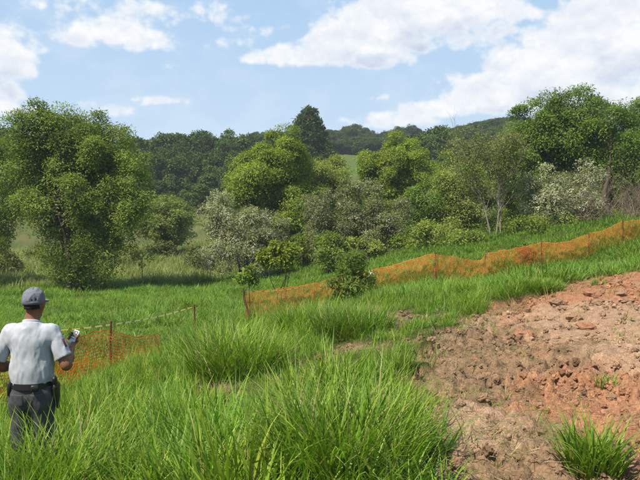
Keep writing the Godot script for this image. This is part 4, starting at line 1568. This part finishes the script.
func _ready() -> void:
	# ------------------------------------------------ camera, sky, sun, exposure
	var cam := Camera3D.new()
	cam.name = "camera"
	add_child(cam)
	cam.position = Vector3(0, 1.65, 0)
	cam.rotation.x = -atan(22.0 / 640.0)
	cam.fov = rad_to_deg(2.0 * atan(240.0 / 640.0))
	cam.far = 4000.0
	cam.current = true
	var env := Environment.new()
	env.background_mode = Environment.BG_SKY
	env.sky = make_sky()
	env.background_energy_multiplier = 0.585
	env.tonemap_mode = Environment.TONE_MAPPER_LINEAR
	env.tonemap_exposure = 1.75
	env.sdfgi_enabled = true
	env.ssao_enabled = true
	env.ssil_enabled = true
	env.fog_enabled = true
	env.fog_density = 0.0004
	env.fog_light_color = Color(0.90, 0.94, 1.0)
	var we := WorldEnvironment.new()
	we.name = "environment"
	we.environment = env
	add_child(we)
	var sun := DirectionalLight3D.new()
	sun.name = "sun"
	add_child(sun)
	sun.look_at_from_position(Vector3(-0.48, 1.0, 0.42), Vector3.ZERO)
	sun.light_energy = 1.6
	sun.light_color = Color(1.0, 0.955, 0.88)
	sun.light_angular_distance = 0.5
	sun.shadow_enabled = true
	print("sky ", Time.get_ticks_msec())
	# ------------------------------------------------ noises and materials
	rng.seed = 4
	patch_noise.seed = 3; patch_noise.frequency = 0.45; patch_noise.fractal_octaves = 3
	fine_noise.seed = 8; fine_noise.frequency = 1.6; fine_noise.fractal_octaves = 4
	clod_noise.seed = 12; clod_noise.noise_type = FastNoiseLite.TYPE_CELLULAR; clod_noise.cellular_return_type = FastNoiseLite.RETURN_DISTANCE2_SUB
	clod_noise.frequency = 2.6; clod_noise.cellular_jitter = 1.0; clod_noise.fractal_type = FastNoiseLite.FRACTAL_FBM; clod_noise.fractal_octaves = 2
	clod_noise.domain_warp_enabled = true; clod_noise.domain_warp_amplitude = 0.25; clod_noise.domain_warp_frequency = 3.0
	clod_noise_soft.seed = 31; clod_noise_soft.frequency = 4.5; clod_noise_soft.fractal_octaves = 2
	var gritty := noise_tex(41, 0.03, Color(0.58, 0.57, 0.56), Color(1, 1, 1), 1024, 6)
	var relief := noise_tex(43, 0.035, Color.BLACK, Color.WHITE, 1024, 6)
	mat("soil", Color.WHITE, 0.97, Color.BLACK, 0.15)
	grain(M.soil, gritty, 1.3, relief, 1.3)
	mat("clod", Color.WHITE, 0.97, Color.BLACK, 0.15)
	mat("clod_red", lin(0.40, 0.21, 0.125), 0.97, Color.BLACK, 0.15)
	mat("clod_brown", lin(0.37, 0.235, 0.145), 0.97, Color.BLACK, 0.15)
	for k in ["clod", "clod_red", "clod_brown"]: grain(M[k], gritty, 1.7, relief, 0.5)
	mat("grass", Color.WHITE, 0.42, lin(0.75, 0.9, 0.35), 0.32)
	mat("leaf", Color.WHITE, 0.5, lin(0.75, 0.85, 0.3), 0.32)
	mat("far_leaf", Color.WHITE, 0.8, lin(0.3, 0.4, 0.15), 0.2)
	mat("petal", Color.WHITE, 0.8, lin(0.4, 0.4, 0.4), 0.2)
	mat("bark", lin(0.14, 0.115, 0.09), 0.95)
	mat("pale_bark", lin(0.36, 0.32, 0.26), 0.9)
	for k in ["bark", "pale_bark"]: grain(M[k], gritty, 2.0, relief, 0.8)
	mat("twig", lin(0.20, 0.155, 0.115), 0.95)
	mat("net", lin(0.70, 0.23, 0.04), 0.55, lin(0.8, 0.25, 0.04), 0.4)
	mat("post", lin(0.24, 0.10, 0.055), 0.9)
	grain(M.post, gritty, 3.0, relief, 0.6)
	mat("tape", Color.WHITE, 0.5, lin(0.5, 0.45, 0.2), 0.4)
	mat("skin", lin(0.19, 0.088, 0.052), 0.5)
	mat("eye", lin(0.6, 0.58, 0.55), 0.3)
	mat("lip", lin(0.2, 0.07, 0.06), 0.5)
	mat("hair", lin(0.012, 0.010, 0.009), 0.7)
	mat("cap", lin(0.16, 0.17, 0.20), 0.9)
	mat("cap_band", lin(0.10, 0.105, 0.13), 0.9)
	mat("shirt", lin(0.40, 0.425, 0.465), 0.9)
	mat("badge", lin(0.12, 0.05, 0.06), 0.8)
	mat("trousers", lin(0.062, 0.064, 0.07), 0.9)
	mat("boot", lin(0.02, 0.02, 0.024), 0.25, Color.BLACK, 0.6)
	mat("leather", lin(0.012, 0.012, 0.014), 0.45, Color.BLACK, 0.5)
	mat("silver", lin(0.62, 0.64, 0.66), 0.3, Color.BLACK, 0.6)
	mat("screen", lin(0.10, 0.12, 0.12), 0.15, Color.BLACK, 0.6)
	var weave := noise_tex(51, 0.2, Color(0.86, 0.86, 0.87), Color(1, 1, 1), 256, 2)
	for k in ["cap", "shirt", "trousers"]: grain(M[k], weave, 4.0)
	# ------------------------------------------------ the ground
	terrain()
	print("ground ", Time.get_ticks_msec())
	# ------------------------------------------------ trees and bushes in the valley
	var fresh_green := [Color(0.219, 0.297, 0.038), Color(0.278, 0.348, 0.043), Color(0.154, 0.224, 0.031)]
	var mid_green := [Color(0.131, 0.203, 0.031), Color(0.176, 0.247, 0.040), Color(0.212, 0.275, 0.048)]
	var deep_green := [Color(0.091, 0.166, 0.025), Color(0.124, 0.203, 0.031), Color(0.161, 0.239, 0.038)]
	var grey_green := [Color(0.269, 0.297, 0.155), Color(0.336, 0.353, 0.218), Color(0.190, 0.230, 0.103)]
	var light_green := [Color(0.242, 0.304, 0.060), Color(0.190, 0.261, 0.051), Color(0.278, 0.326, 0.079)]
	var pale_petal := [Color(0.744, 0.732, 0.600), Color(0.624, 0.586, 0.480), Color(0.792, 0.756, 0.672)]
	var airy := {"leaf": 0.13, "dens": 0.56, "clump": 0.72, "sprigs": 54, "spread": 0.3, "tones": mid_green, "trunk": 0.13, "fork": 2.2, "rough": 0.7, "stems": 4, "drop": 0.3, "slim": 0.42}
	var round_crown := {"leaf": 0.14, "dens": 0.5, "clump": 0.85, "sprigs": 66, "spread": 0.27, "tones": fresh_green, "trunk": 0.2, "rough": 0.4}
	var silver := {"leaf": 0.13, "dens": 0.85, "clump": 0.55, "sprigs": 38, "spread": 0.24, "tones": grey_green, "trunk": 0.09, "stems": 3, "flower": pale_petal, "flowering": 0.32, "rough": 0.5, "drop": 0.2}
	var dense := {"leaf": 0.15, "dens": 0.5, "clump": 0.85, "sprigs": 66, "spread": 0.28, "tones": deep_green, "trunk": 0.22, "rough": 0.45}
	var shrub := {"leaf": 0.13, "dens": 0.9, "clump": 0.5, "sprigs": 30, "spread": 0.24, "tones": mid_green, "trunk": 0.05, "stems": 3, "rough": 0.6}
	var T := TREES
	plant("leafy_tree", "tall airy tree with several stems standing alone at the meadow's left edge", "tree", T.left[0], T.left[1], airy, 101)
	plant("leafy_tree", "dark tree cut by the picture's left edge, behind the tall airy tree", "tree", T.edge[0], T.edge[1], airy.merged({"stems": 2}, true), 102)
	plant("round_shrub", "low rounded green shrub between the airy tree and the far wood", "shrub", T.round[0], T.round[1], shrub.merged({"leaf": 0.17, "clump": 0.65, "sprigs": 34, "tones": [Color(0.22, 0.28, 0.07), Color(0.18, 0.24, 0.055), Color(0.26, 0.31, 0.09)]}, true), 103)
	plant("leafy_tree", "rounded bright green tree behind the silvery shrub in the middle", "tree", T.centre[0], T.centre[1], round_crown, 104)
	plant("silvery_shrub", "broad silvery grey shrub in front of the rounded bright green tree", "shrub", T.grey[0], T.grey[1], silver, 105)
	plant("flowering_shrub", "tall grey-green shrub with pale flower heads, just beyond the bushy weed", "shrub", T.blossom[0], T.blossom[1], silver.merged({"tones": [Color(0.17, 0.195, 0.085), Color(0.22, 0.235, 0.12), Color(0.13, 0.16, 0.06)], "flowering": 0.2}, true), 106)
	plant("leafy_tree", "yellow-green tree showing above the tall shrub with pale flower heads", "tree", T.behind[0], T.behind[1], round_crown.merged({"tones": light_green}, true), 107)
	plant("leafy_tree", "lumpy round green tree right of the far green field", "tree", T.lumpy[0], T.lumpy[1], round_crown.merged({"tones": fresh_green, "clump": 0.75}, true), 108)
	plant("dark_bush", "dark bush filling the gap beneath the lumpy round tree", "shrub", T.dark[0], T.dark[1], dense.merged({"trunk": 0.07, "stems": 2}, true), 109)
	plant("leafy_tree", "light olive tree beside the thin pale-stemmed tree", "tree", T.light[0], T.light[1], airy.merged({"tones": light_green, "trunk": 0.08, "stems": 3}, true), 110)
	plant("leafy_tree", "largest tree, dense and dark green, above the white-flowered shrub", "tree", T.big[0], T.big[1], dense, 111)
	plant("leafy_tree", "open-crowned tree with a bare stem at the large tree's outer side", "tree", T.edger[0], T.edger[1], airy.merged({"stems": 2, "tones": deep_green}, true), 112)
	plant("leafy_tree", "tree cut by the picture's right edge above the dead brushwood", "tree", T.farr[0], T.farr[1], dense, 113)
	plant("flowering_shrub", "white-flowered grey shrub below the largest tree", "shrub", T.white[0], T.white[1], silver.merged({"flowering": 0.5}, true), 114)
	var spots := ["at the foot of the tall shrub with pale flowers", "third along the hedge foot, under the pale-flowered shrub", "beneath the dark bush, past the pale-flowered shrub", "beyond the highest part of the orange net", "left of the thin pale-stemmed tree", "at the foot of the thin pale-stemmed tree", "left of the white-flowered shrub's foot", "under the white-flowered shrub", "behind the thin pale-stemmed tree", "between the silvery shrub and the pale-flowered shrub", "behind the dead brushwood", "behind the light olive tree", "behind the tall shrub with pale flowers", "deep in the gap left of the white-flowered shrub", "deep in the gap behind the dark bush"]
	for i in BUSHES.size():
		var b: Array = BUSHES[i]
		plant("hedge_bush", "green bush " + spots[i], "bush", b[0], b[1], shrub.merged({"tones": light_green if b[2] == 1 else mid_green}, true), 120 + i, "bushes along the hedge foot")
	var weedy := ["at the picture's left edge", "left of the airy tree's foot", "right of the airy tree's foot", "below the low rounded shrub", "left of the silvery shrub"]
	for i in REED_BUSHES.size():
		var b: Array = REED_BUSHES[i]
		plant("reed_bush", "low olive bush among the reeds, " + weedy[i], "bush", b[0], b[1], shrub.merged({"leaf": 0.17, "sprigs": 24, "tones": [Color(0.17, 0.20, 0.06), Color(0.21, 0.23, 0.08), Color(0.13, 0.17, 0.045)]}, true), 160 + i, "bushes among the reeds")
	plant("young_tree", "small yellow-green sapling with open tiers behind the orange net", "sapling", Vector2(-1.46, -24.00), [[-1.84, 0.22, -24.00, 0.45, 0.38, 0.41], [-1.45, 0.36, -24.00, 0.43, 0.36, 0.39], [-1.00, 0.11, -24.00, 0.36, 0.34, 0.35], [-1.47, 0.04, -24.00, 0.71, 0.26, 0.49]], {"leaf": 0.12, "dens": 2.2, "clump": 0.22, "sprigs": 15, "spread": 0.14, "tones": [Color(0.19, 0.26, 0.03), Color(0.24, 0.29, 0.04)], "trunk": 0.025, "stems": 3, "slim": 0.6, "fork": 0.5}, 141)
	plant("young_tree", "little dark green sapling beside the leaning fence post", "sapling", Vector2(-2.01, -18.60), [[-2.13, 0.02, -18.60, 0.26, 0.29, 0.28], [-1.94, -0.18, -18.60, 0.28, 0.26, 0.27]], {"leaf": 0.1, "dens": 3.0, "clump": 0.16, "sprigs": 13, "spread": 0.11, "tones": mid_green, "trunk": 0.018, "stems": 1, "slim": 0.5, "fork": 0.35}, 142)
	plant("bushy_weed", "bushy green weed with a few pale stalks in front of the orange net", "plant", Vector2(0.85, -17.00), [[0.85, -0.13, -17.00, 0.58, 0.45, 0.52], [0.88, 0.29, -17.00, 0.45, 0.35, 0.40], [0.85, -0.48, -17.00, 0.53, 0.37, 0.45]], {"leaf": 0.1, "dens": 4.5, "clump": 0.18, "sprigs": 20, "spread": 0.13, "tones": [Color(0.13, 0.20, 0.035), Color(0.17, 0.23, 0.05)], "trunk": 0.015, "stems": 4, "slim": 0.28, "flower": pale_petal, "flowering": 0.025, "rough": 0.7}, 143)
	print("plants ", Time.get_ticks_msec())
	# thin pale-stemmed tree
	var bt := base("thin_tree", on_ground(Vector2(8.65, -32.00).x, Vector2(8.65, -32.00).y))
	tag(bt, "thin pale-stemmed tree with sparse brownish twigs", "tree")
	var tw := Soup.new()
	var r := RandomNumberGenerator.new()
	r.seed = 61
	var lobes := []
	for k in 3:
		var lean: Vector3 = [Vector3(-0.12, 1, 0.05), Vector3(0.16, 1, 0), Vector3(0.02, 1, -0.15)][k]
		var p := Vector3(-0.1 + 0.22 * k, -0.1, 0.1 * k)
		var pts := [p]
		var dd := lean.normalized()
		for i in 6:
			dd = (dd + rand_dir(r) * 0.12 + Vector3.UP * 0.05).normalized()
			pts.append(pts[-1] + dd * 0.68)
		tw.tube(pts, tapered(0.04, 0.018, 7), 7)
		for i in range(2, 7):
			for q in 3:
				twigs(tw, r, pts[i], (dd + rand_dir(r) * 0.8 + Vector3.UP * 0.2).normalized(), r.randf_range(1.0, 1.7), 0.018, 2, 0.65)
		for i in range(4, 7): lobes.append([pts[i].x, pts[i].y + 0.8, pts[i].z, 0.9, 0.7, 0.9])
	put(tw.mesh(true), "trunk", M.pale_bark, bt)
	var sparse := crown_mesh(lobes, {"leaf": 0.11, "dens": 1.0, "clump": 0.5, "sprigs": 11, "spread": 0.35, "leaves": 12, "tones": [Color(0.19, 0.22, 0.07), Color(0.21, 0.20, 0.085), Color(0.14, 0.20, 0.045)]}, 62)
	put(sparse[0], "crown", M.leaf, bt)
	# dead brushwood
	var db := base("dead_brushwood", on_ground(14.9, -32.0))
	tag(db, "tangle of dead brown brushwood under the outer trees", "brushwood")
	var ds := Soup.new()
	for k in 170:
		var p := Vector3(r.randf_range(-2.0, 2.4), -0.05, r.randf_range(-0.9, 0.9))
		twigs(ds, r, p, (Vector3.UP * r.randf_range(0.4, 1.0) + rand_dir(r) * 0.7).normalized(), r.randf_range(1.0, 2.0), 0.013, 1 if k % 2 else 2, 0.7)
	put(ds.mesh(true), "branches", M.twig, db)
	# withered bush seen through the net
	plant("withered_bush", "small withered red-brown bush showing through the long orange net", "bush", Vector2(7.75, -24.4), [[7.75, ground(7.75, -24.4) + 0.42, -24.4, 0.42, 0.36, 0.4]], {"leaf": 0.1, "dens": 3.5, "clump": 0.2, "sprigs": 10, "spread": 0.14, "tones": [Color(0.12, 0.05, 0.025), Color(0.09, 0.045, 0.02)], "trunk": 0.02, "stems": 3}, 145)
	# slender sapling by the reeds
	var sl := Soup.new()
	sl.tube([Vector3(0, -0.1, 0), Vector3(0.04, 0.7, 0), Vector3(0, 1.4, 0.03), Vector3(0.06, 2.2, 0)], [0.035, 0.03, 0.022, 0.012], 6)
	var sp := base("young_tree", on_ground(-9.75, -35.0))
	tag(sp, "slender pale sapling right of the tall airy tree", "sapling")
	put(sl.mesh(true), "trunk", M.pale_bark, sp)
	put(crown_mesh([[0.05, 2.0, 0, 0.5, 0.6, 0.5]], {"leaf": 0.12, "dens": 1.2, "clump": 0.25, "sprigs": 6, "spread": 0.2, "tones": light_green}, 63)[0], "crown", M.leaf, sp)
	# ------------------------------------------------ far woods
	var wood_green := [Color(0.043, 0.076, 0.017), Color(0.057, 0.095, 0.020), Color(0.075, 0.112, 0.024)]
	var protos := []
	for k in 6:
		var lob := []
		r.seed = 300 + k
		var tall := k >= 4
		if tall:      # narrow, pointed
			for q in 7:
				var y := 0.22 + 0.11 * q
				lob.append([r.randf_range(-0.03, 0.03), y, r.randf_range(-0.03, 0.03), 0.2 * (1.05 - q / 7.0) + 0.03, 0.12, 0.2 * (1.05 - q / 7.0) + 0.03])
		else:
			lob = [[0, 0.62, 0, 0.26, 0.34, 0.26], [0, 0.22, 0, 0.24, 0.2, 0.24]]
			for q in 5:
				var a := TAU * q / 5 + r.randf()
				lob.append([cos(a) * 0.17, r.randf_range(0.35, 0.75), sin(a) * 0.17, 0.2, 0.18, 0.2])
		for l in lob:
			for i in 6: l[i] *= 10.0
		var o := base("wood_tree", Vector3.ZERO)
		var made := crown_mesh(lob, {"leaf": 0.46, "dens": 0.36, "clump": 1.0, "sprigs": 11, "leaves": 12, "spread": 0.6, "slim": 0.5, "tones": wood_green.map(func(q): return q * [0.7, 1.0, 1.3, 1.1, 0.8, 1.25][k]), "floor": 0.6, "rough": 0.4}, 310 + k)
		put(made[0], "crown", M.far_leaf, o)
		var ts := Soup.new()
		ts.tube([Vector3(0, -0.8, 0), Vector3(0, 3, 0), Vector3(0, 7, 0)], [0.22, 0.17, 0.08], 6)
		put(ts.mesh(true), "trunk", M.bark, o)
		protos.append(o)
	var used := {}
	var sets := [[WOOD, "dark tree in the wood across the valley", "trees of the wood across the valley", 0.9], [WOOD_EDGE, "dark tree standing on the far slope behind the near trees", "trees on the far slope", 1.0], [RIDGE, "dark tree on the far wooded ridge", "trees on the far ridge", 0.95]]
	for st in sets:
		for w in st[0]:
			var k: int = r.randi() % 6 if st[0] != RIDGE else r.randi() % 4
			if st[0] == WOOD and r.randf() < 0.25: k = 4 + r.randi() % 2
			var foot := on_ground(w[0], w[1])
			var hgt: float = maxf(w[2] - foot.y, 4.0)
			var o: Node3D = protos[k] if not used.has(k) else copy(protos[k])
			used[k] = true
			o.position = foot
			var hs := hgt / 9.6
			var ws: float = clampf(hs, 0.7, 1.25) * r.randf_range(0.9, 1.2) * st[3]
			o.scale = Vector3(ws, hs, ws)
			o.rotation.y = r.randf() * TAU
			var lbl: String = st[1]
			var row := int(w[3])
			var rank := 0
			for w2 in st[0]:
				if int(w2[3]) == row and w2[0] / w2[1] > w[0] / w[1] + 1e-6: rank += 1
			lbl = "%s dark tree, %s from the left in the %s" % ["pointed" if k >= 4 else "rounded", ORDINAL[rank], ROWS[row]]
			tag(o, lbl, "tree", st[2])
	for k in 6:
		if not used.has(k): protos[k].queue_free()
	# the tall conifer
	var cf := on_ground(CONIFER[0], CONIFER[1])
	var ch: float = CONIFER[2] - cf.y
	var cl := []
	for q in 11:
		var f := q / 10.0
		var rad: float = CONIFER[3] * pow(1.0 - f, 0.62) * 1.3 + 0.2
		cl.append([r.randf_range(-0.2, 0.2), ch * (0.14 + 0.82 * f), 0, rad, ch * 0.07, rad])
	var cn := base("conifer", cf)
	tag(cn, "tall broad-based dark conifer rising above the far wood", "tree")
	put(crown_mesh(cl, {"leaf": 0.5, "dens": 0.7, "clump": 0.7, "sprigs": 9, "leaves": 10, "spread": 0.5, "slim": 0.4, "tones": [Color(0.045, 0.08, 0.024), Color(0.058, 0.095, 0.027), Color(0.068, 0.105, 0.029)], "floor": 0.6, "flat": 0.5}, 350)[0], "crown", M.far_leaf, cn)
	var cs := Soup.new()
	cs.tube([Vector3(0, -1, 0), Vector3(0, ch * 0.5, 0), Vector3(0, ch * 0.95, 0)], [0.4, 0.28, 0.06], 7)
	put(cs.mesh(true), "trunk", M.bark, cn)
	print("woods ", Time.get_ticks_msec())
	# ------------------------------------------------ fence, tape, person
	fence("net_fence", "orange mesh fence with a red-brown post just beyond the person", FENCE_NEAR, [[0.0, 0.12, 0.0, 0.022], [3.0, 0.2, -0.03, 0.026], [4.0, -0.1, 0.05, 0.02]], 0.0064)
	fence("net_fence", "long orange mesh fence running up the slope before the hedge", FENCE_LONG, [[0.0, 0.12, 0.25, 0.03], [3.0, 0.0, 0.02, 0.022], [6.0, 0.06, 0.03, 0.02], [8.5, 0.02, -0.04, 0.02], [10.0, 0.08, 0.02, 0.02], [11.2, 0.0, 0.0, 0.018], [12.0, 0.06, 0.02, 0.028]], 0.0048)
	var fa: Vector3 = FENCE_NEAR[3] + Vector3(0, 0.13, 0.06)
	tape("yellow striped barrier tape strung past the near fence post", [FENCE_NEAR[1] + Vector3(0, 0.2, 0.06), fa, Vector3(-3.0, 0.02 + 1.65 - 2.13, -15.2)])
	tape("yellow striped barrier tape along the top of the long fence by the sapling", [FENCE_LONG[0] + Vector3(0, 0.0, 0.1), FENCE_LONG[1] + Vector3(0.1, -0.08, 0.22), FENCE_LONG[2] + Vector3(0, -0.12, 0.25)])
	var stake := Soup.new()
	var sf := on_ground(-3.0, -15.2)
	stake.tube([Vector3(0, -0.2, 0), Vector3(0.01, 0.5, 0), Vector3(0, 1.65 - 2.08 - sf.y + 0.02, 0)], [0.024, 0.022, 0.02], 7)
	var so := put(stake.mesh(true), "wooden_stake", M.post)
	so.position = sf
	tag(so, "short wooden stake holding the far end of the barrier tape", "stake")
	person(on_ground(-2.355, -5.2), 0.04)
	print("person ", Time.get_ticks_msec())
	# ------------------------------------------------ clods
	var lumps := []
	for k in 6: lumps.append(lump(70 + k, 0.38))
	var clod_words := ["largest reddish clod, at the upper edge of the bare bank", "clod of pale earth touching the largest clod"]
	var marks := [[Vector2(CLODS[0][0], CLODS[0][1]), "the largest clod"], [Vector2(CLUMPS[2][0], CLUMPS[2][1]), "the solitary tuft at the bottom"], [Vector2(CLUMPS[3][0], CLUMPS[3][1]), "the small tuft on the red earth"], [Vector2(CLUMPS[7][0], CLUMPS[7][1]), "the tiny tuft on the upper rim"], [Vector2(CLUMPS[8][0], CLUMPS[8][1]), "the tiny tuft on the brown earth"]]
	for i in CLODS.size():
		var c: Array = CLODS[i]
		var s: float = c[2]
		var o := MeshInstance3D.new()
		o.mesh = lumps[i % 6]
		o.name = numbered("earth_clod")
		o.material_override = M.clod_red if i in [0, 11, 12, 13, 14, 15, 2, 6] else M.clod_brown
		add_child(o)
		o.position = on_ground(c[0], c[1], s * 0.12)
		o.rotation = Vector3(rng.randf_range(-0.3, 0.3), rng.randf() * TAU, rng.randf_range(-0.3, 0.3))
		o.scale = Vector3(s * rng.randf_range(0.9, 1.4), s * rng.randf_range(0.8, 1.1), s)
		var here := Vector2(c[0], c[1])
		var mark := 0
		for q in marks.size():
			if here.distance_to(marks[q][0]) < here.distance_to(marks[mark][0]): mark = q
		var rank := 0
		for c2 in CLODS.slice(2):
			if Vector2(c2[0], c2[1]).distance_to(marks[mark][0]) < here.distance_to(marks[mark][0]) - 0.001: rank += 1
		var tone := "reddish" if o.material_override == M.clod_red else "brown"
		tag(o, clod_words[i] if i < 2 else "%s clod on the bare bank, %s nearest to %s" % [tone, ORDINAL[rank], marks[mark][1]], "clod", "clods on the bare bank")
	var where := []
	var tint := []
	for k in 60000:
		var x := rng.randf_range(-1.2, 8.0)
		var z := -rng.randf_range(2.6, 14.0)
		var b := bare(x, z)
		if b < 0.5: continue
		if b > 0.9 and rng.randf() > 0.12 + 0.88 * smoothstep(-0.1, 0.3, patch_noise.get_noise_2d(x * 1.3 + 7.0, z * 1.3)) * (1.0 - 0.7 * sandy(x, z)): continue
		var s := 0.01 + 0.12 * pow(rng.randf(), 6.0)
		where.append(Transform3D(Basis(rand_dir(rng), rng.randf() * TAU).scaled(Vector3.ONE * s), on_ground(x, z, s * 0.2)))
		var gc := ground_color(x, z, 8.0, 1.0, 0.0)
		tint.append(gc * rng.randf_range(0.75, 1.15))
	scatter("loose_earth", "crumbs of loose earth strewn over the bare bank", lump(90, 0.4), M.clod, where, tint)
	# ------------------------------------------------ grass
	var lush := [Color(0.146, 0.251, 0.024), Color(0.190, 0.304, 0.032), Color(0.107, 0.198, 0.022), Color(0.241, 0.339, 0.048)]
	var meadow := [Color(0.136, 0.236, 0.031), Color(0.172, 0.274, 0.038), Color(0.107, 0.192, 0.028)]
	var straw := [Color(0.266, 0.294, 0.100), Color(0.177, 0.238, 0.061), Color(0.336, 0.344, 0.146)]
	var clump_words := ["tallest arching clump of grass, beside the bare bank at the bottom", "broad mound of tall grass right of the near orange net", "solitary tuft of grass on the red earth at the bottom", "small tuft of grass on the middle of the red earth", "bluish clump of grass below the bushy weed", "clump of grass left of the bushy weed's foot", "grass clump on the bare bank's upper rim below the fence", "tiny tuft on the upper rim of the red earth", "tiny tuft on the brown earth near the tallest clump", "tall grass around the person's legs, in front of the trousers", "tall grass clump in the bottom corner below the person"]
	for i in CLUMPS.size():
		var c: Array = CLUMPS[i]
		var area: float = c[3] * c[3] * PI
		var nb := int(clampf(area * (2100.0 if c[2] > 0.5 else 3600.0), 80, 1500))
		var m := tuft(500 + i, nb, c[3], c[2] * 0.4, c[2] * 1.2, (0.0165 if c[2] > 0.4 else 0.009) if c[1] > -7.0 else 0.018, 5, 0.8, lush if i != 4 else meadow, 0.11)
		var o := put(m, "grass_clump", M.grass)
		o.position = on_ground(c[0], c[1])
		tag(o, clump_words[i], "grass clump", "grass clumps that stand out")
	var tall_a := tuft(401, 34, 0.16, 0.16, 0.62, 0.017, 5, 0.7, lush, 0.1)
	var tall_b := tuft(402, 24, 0.18, 0.15, 0.52, 0.013, 5, 1.1, lush, 0.14)
	var near_keep := func(x: float, z: float, rr: float) -> float:
		if bare(x, z) > 0.0: return 0.0
		var f := 0.5 + 0.85 * smoothstep(-0.3, 0.35, patch_noise.get_noise_2d(x * 2.2 + 20.0, z * 2.2))
		if Vector2(x + 2.36, z + 5.2).length() < 0.22: return 0.0
		if x > 0.2 and rr < 16.0: f *= 0.62
		for q in LOW_GRASS:
			var e: float = pow((x - q[0]) / q[2], 2) + pow((z - q[1]) / q[3], 2)
			if e < 1.0: f *= lerpf(q[4], 1.0, e * e)
		if rr < 3.2: f *= 0.6
		return f
	grass_zone("tall_grass", "tall lush green grass covering the near slope", tall_a, 2.0, 15.0, 26.0, near_keep, 0.7, 1.1)
	grass_zone("tall_grass", "fine bent grass filling in between the tall blades of the near slope", tall_b, 2.0, 15.0, 22.0, near_keep, 0.65, 1.05)
	var low_tuft := tuft(408, 22, 0.16, 0.08, 0.28, 0.009, 3, 1.1, lush, 0.12)
	var low_keep := func(x: float, z: float, _rr: float) -> float:
		return 1.0 if bare(x, z) < 0.5 else (0.6 if rng.randf() < 0.04 else 0.0)
	grass_zone("short_grass", "short matted grass at the foot of the taller blades", low_tuft, 2.2, 16.0, 30.0, low_keep, 0.7, 1.3)
	var mid := tuft(403, 24, 0.2, 0.2, 0.5, 0.024, 3, 0.9, meadow, 0.05)
	var mid_keep := func(x: float, z: float, rr: float) -> float:
		if rr < 17.0 and bare(x, z) > 0.0: return 0.0
		if pow((x + 1.45) / 1.5, 2) + pow((z + 17.0) / 2.8, 2) < 1.0: return 0.35
		return 0.7 + 0.45 * smoothstep(-0.4, 0.4, patch_noise.get_noise_2d(x * 0.6 + 20.0, z * 0.6))
	grass_zone("meadow_grass", "green meadow grass between the near slope and the trees", mid, 14.0, 31.0, 20.0, mid_keep, 0.8, 1.25)
	var far := tuft(404, 26, 0.3, 0.22, 0.45, 0.03, 2, 0.8, meadow, 0.03)
	grass_zone("meadow_grass", "green meadow grass under and around the nearest trees", far, 30.0, 44.0, 11.0, mid_keep, 0.9, 1.3)
	var reed := tuft(405, 36, 0.5, 0.3, 0.95, 0.035, 3, 0.8, straw, 0.25)
	var reed_keep := func(x: float, z: float, rr: float) -> float:
		if x > -6.0 + (rr - 40.0) * 0.05: return 0.0
		return 0.75 + 0.5 * smoothstep(-0.4, 0.4, patch_noise.get_noise_2d(x * 0.4, z * 0.4))
	grass_zone("reeds", "straw-coloured reeds and weeds beyond the meadow", reed, 39.0, 66.0, 5.0, reed_keep, 0.8, 1.25)
	# sparse grass, straw and litter on the bank
	var thin := tuft(406, 12, 0.07, 0.07, 0.2, 0.006, 3, 1.2, [Color(0.13, 0.2, 0.04), Color(0.19, 0.2, 0.07), Color(0.27, 0.24, 0.12)], 0.3)
	var bank_keep := func(x: float, z: float, rr: float) -> float:
		var b := bare(x, z)
		if b < 0.5: return 0.0
		if b < 0.9: return 0.8 if rng.randf() < 0.35 else 0.0
		var f := patch_noise.get_noise_2d(x * 1.5 - 70.0, z * 1.5) - smoothstep(1.6, 3.6, x) * 0.25 + 0.4 * smoothstep(2.6, 1.0, x) * smoothstep(-5.5, -8.0, z)
		var rim := bare(x - 0.45, z) < 0.5 or bare(x, z - 0.9) < 0.5      # the broken edge of the turf
		if rim and rng.randf() < 0.45: return rng.randf_range(1.0, 2.2)
		return 1.0 if f > 0.2 or rng.randf() < 0.03 else 0.0
	grass_zone("sparse_grass", "thin scattered grass and straw on the bare bank", thin, 2.5, 15.0, 36.0, bank_keep, 0.7, 1.3)
	var litter := tuft(407, 9, 0.1, 0.06, 0.22, 0.005, 2, 0.3, [Color(0.30, 0.24, 0.15), Color(0.22, 0.165, 0.10), Color(0.38, 0.32, 0.20)], 0.0)
	var litter_keep := func(x: float, z: float, _rr: float) -> float:
		var b := bare(x, z)
		if b < 0.5: return 0.0
		var f := patch_noise.get_noise_2d(x * 1.2 + 30.0, z * 1.2) - smoothstep(1.2, 3.0, x + z * 0.12) * 0.5
		return 1.0 if f > -0.12 else 0.0
	flat_lay = 1.35
	grass_zone("dead_straw", "dead straw and root litter lying on the brown side of the bank", litter, 2.5, 14.0, 60.0, litter_keep, 0.6, 1.3)
	flat_lay = 0.0
	print("done ", Time.get_ticks_msec())

var clod_noise_soft := FastNoiseLite.new()
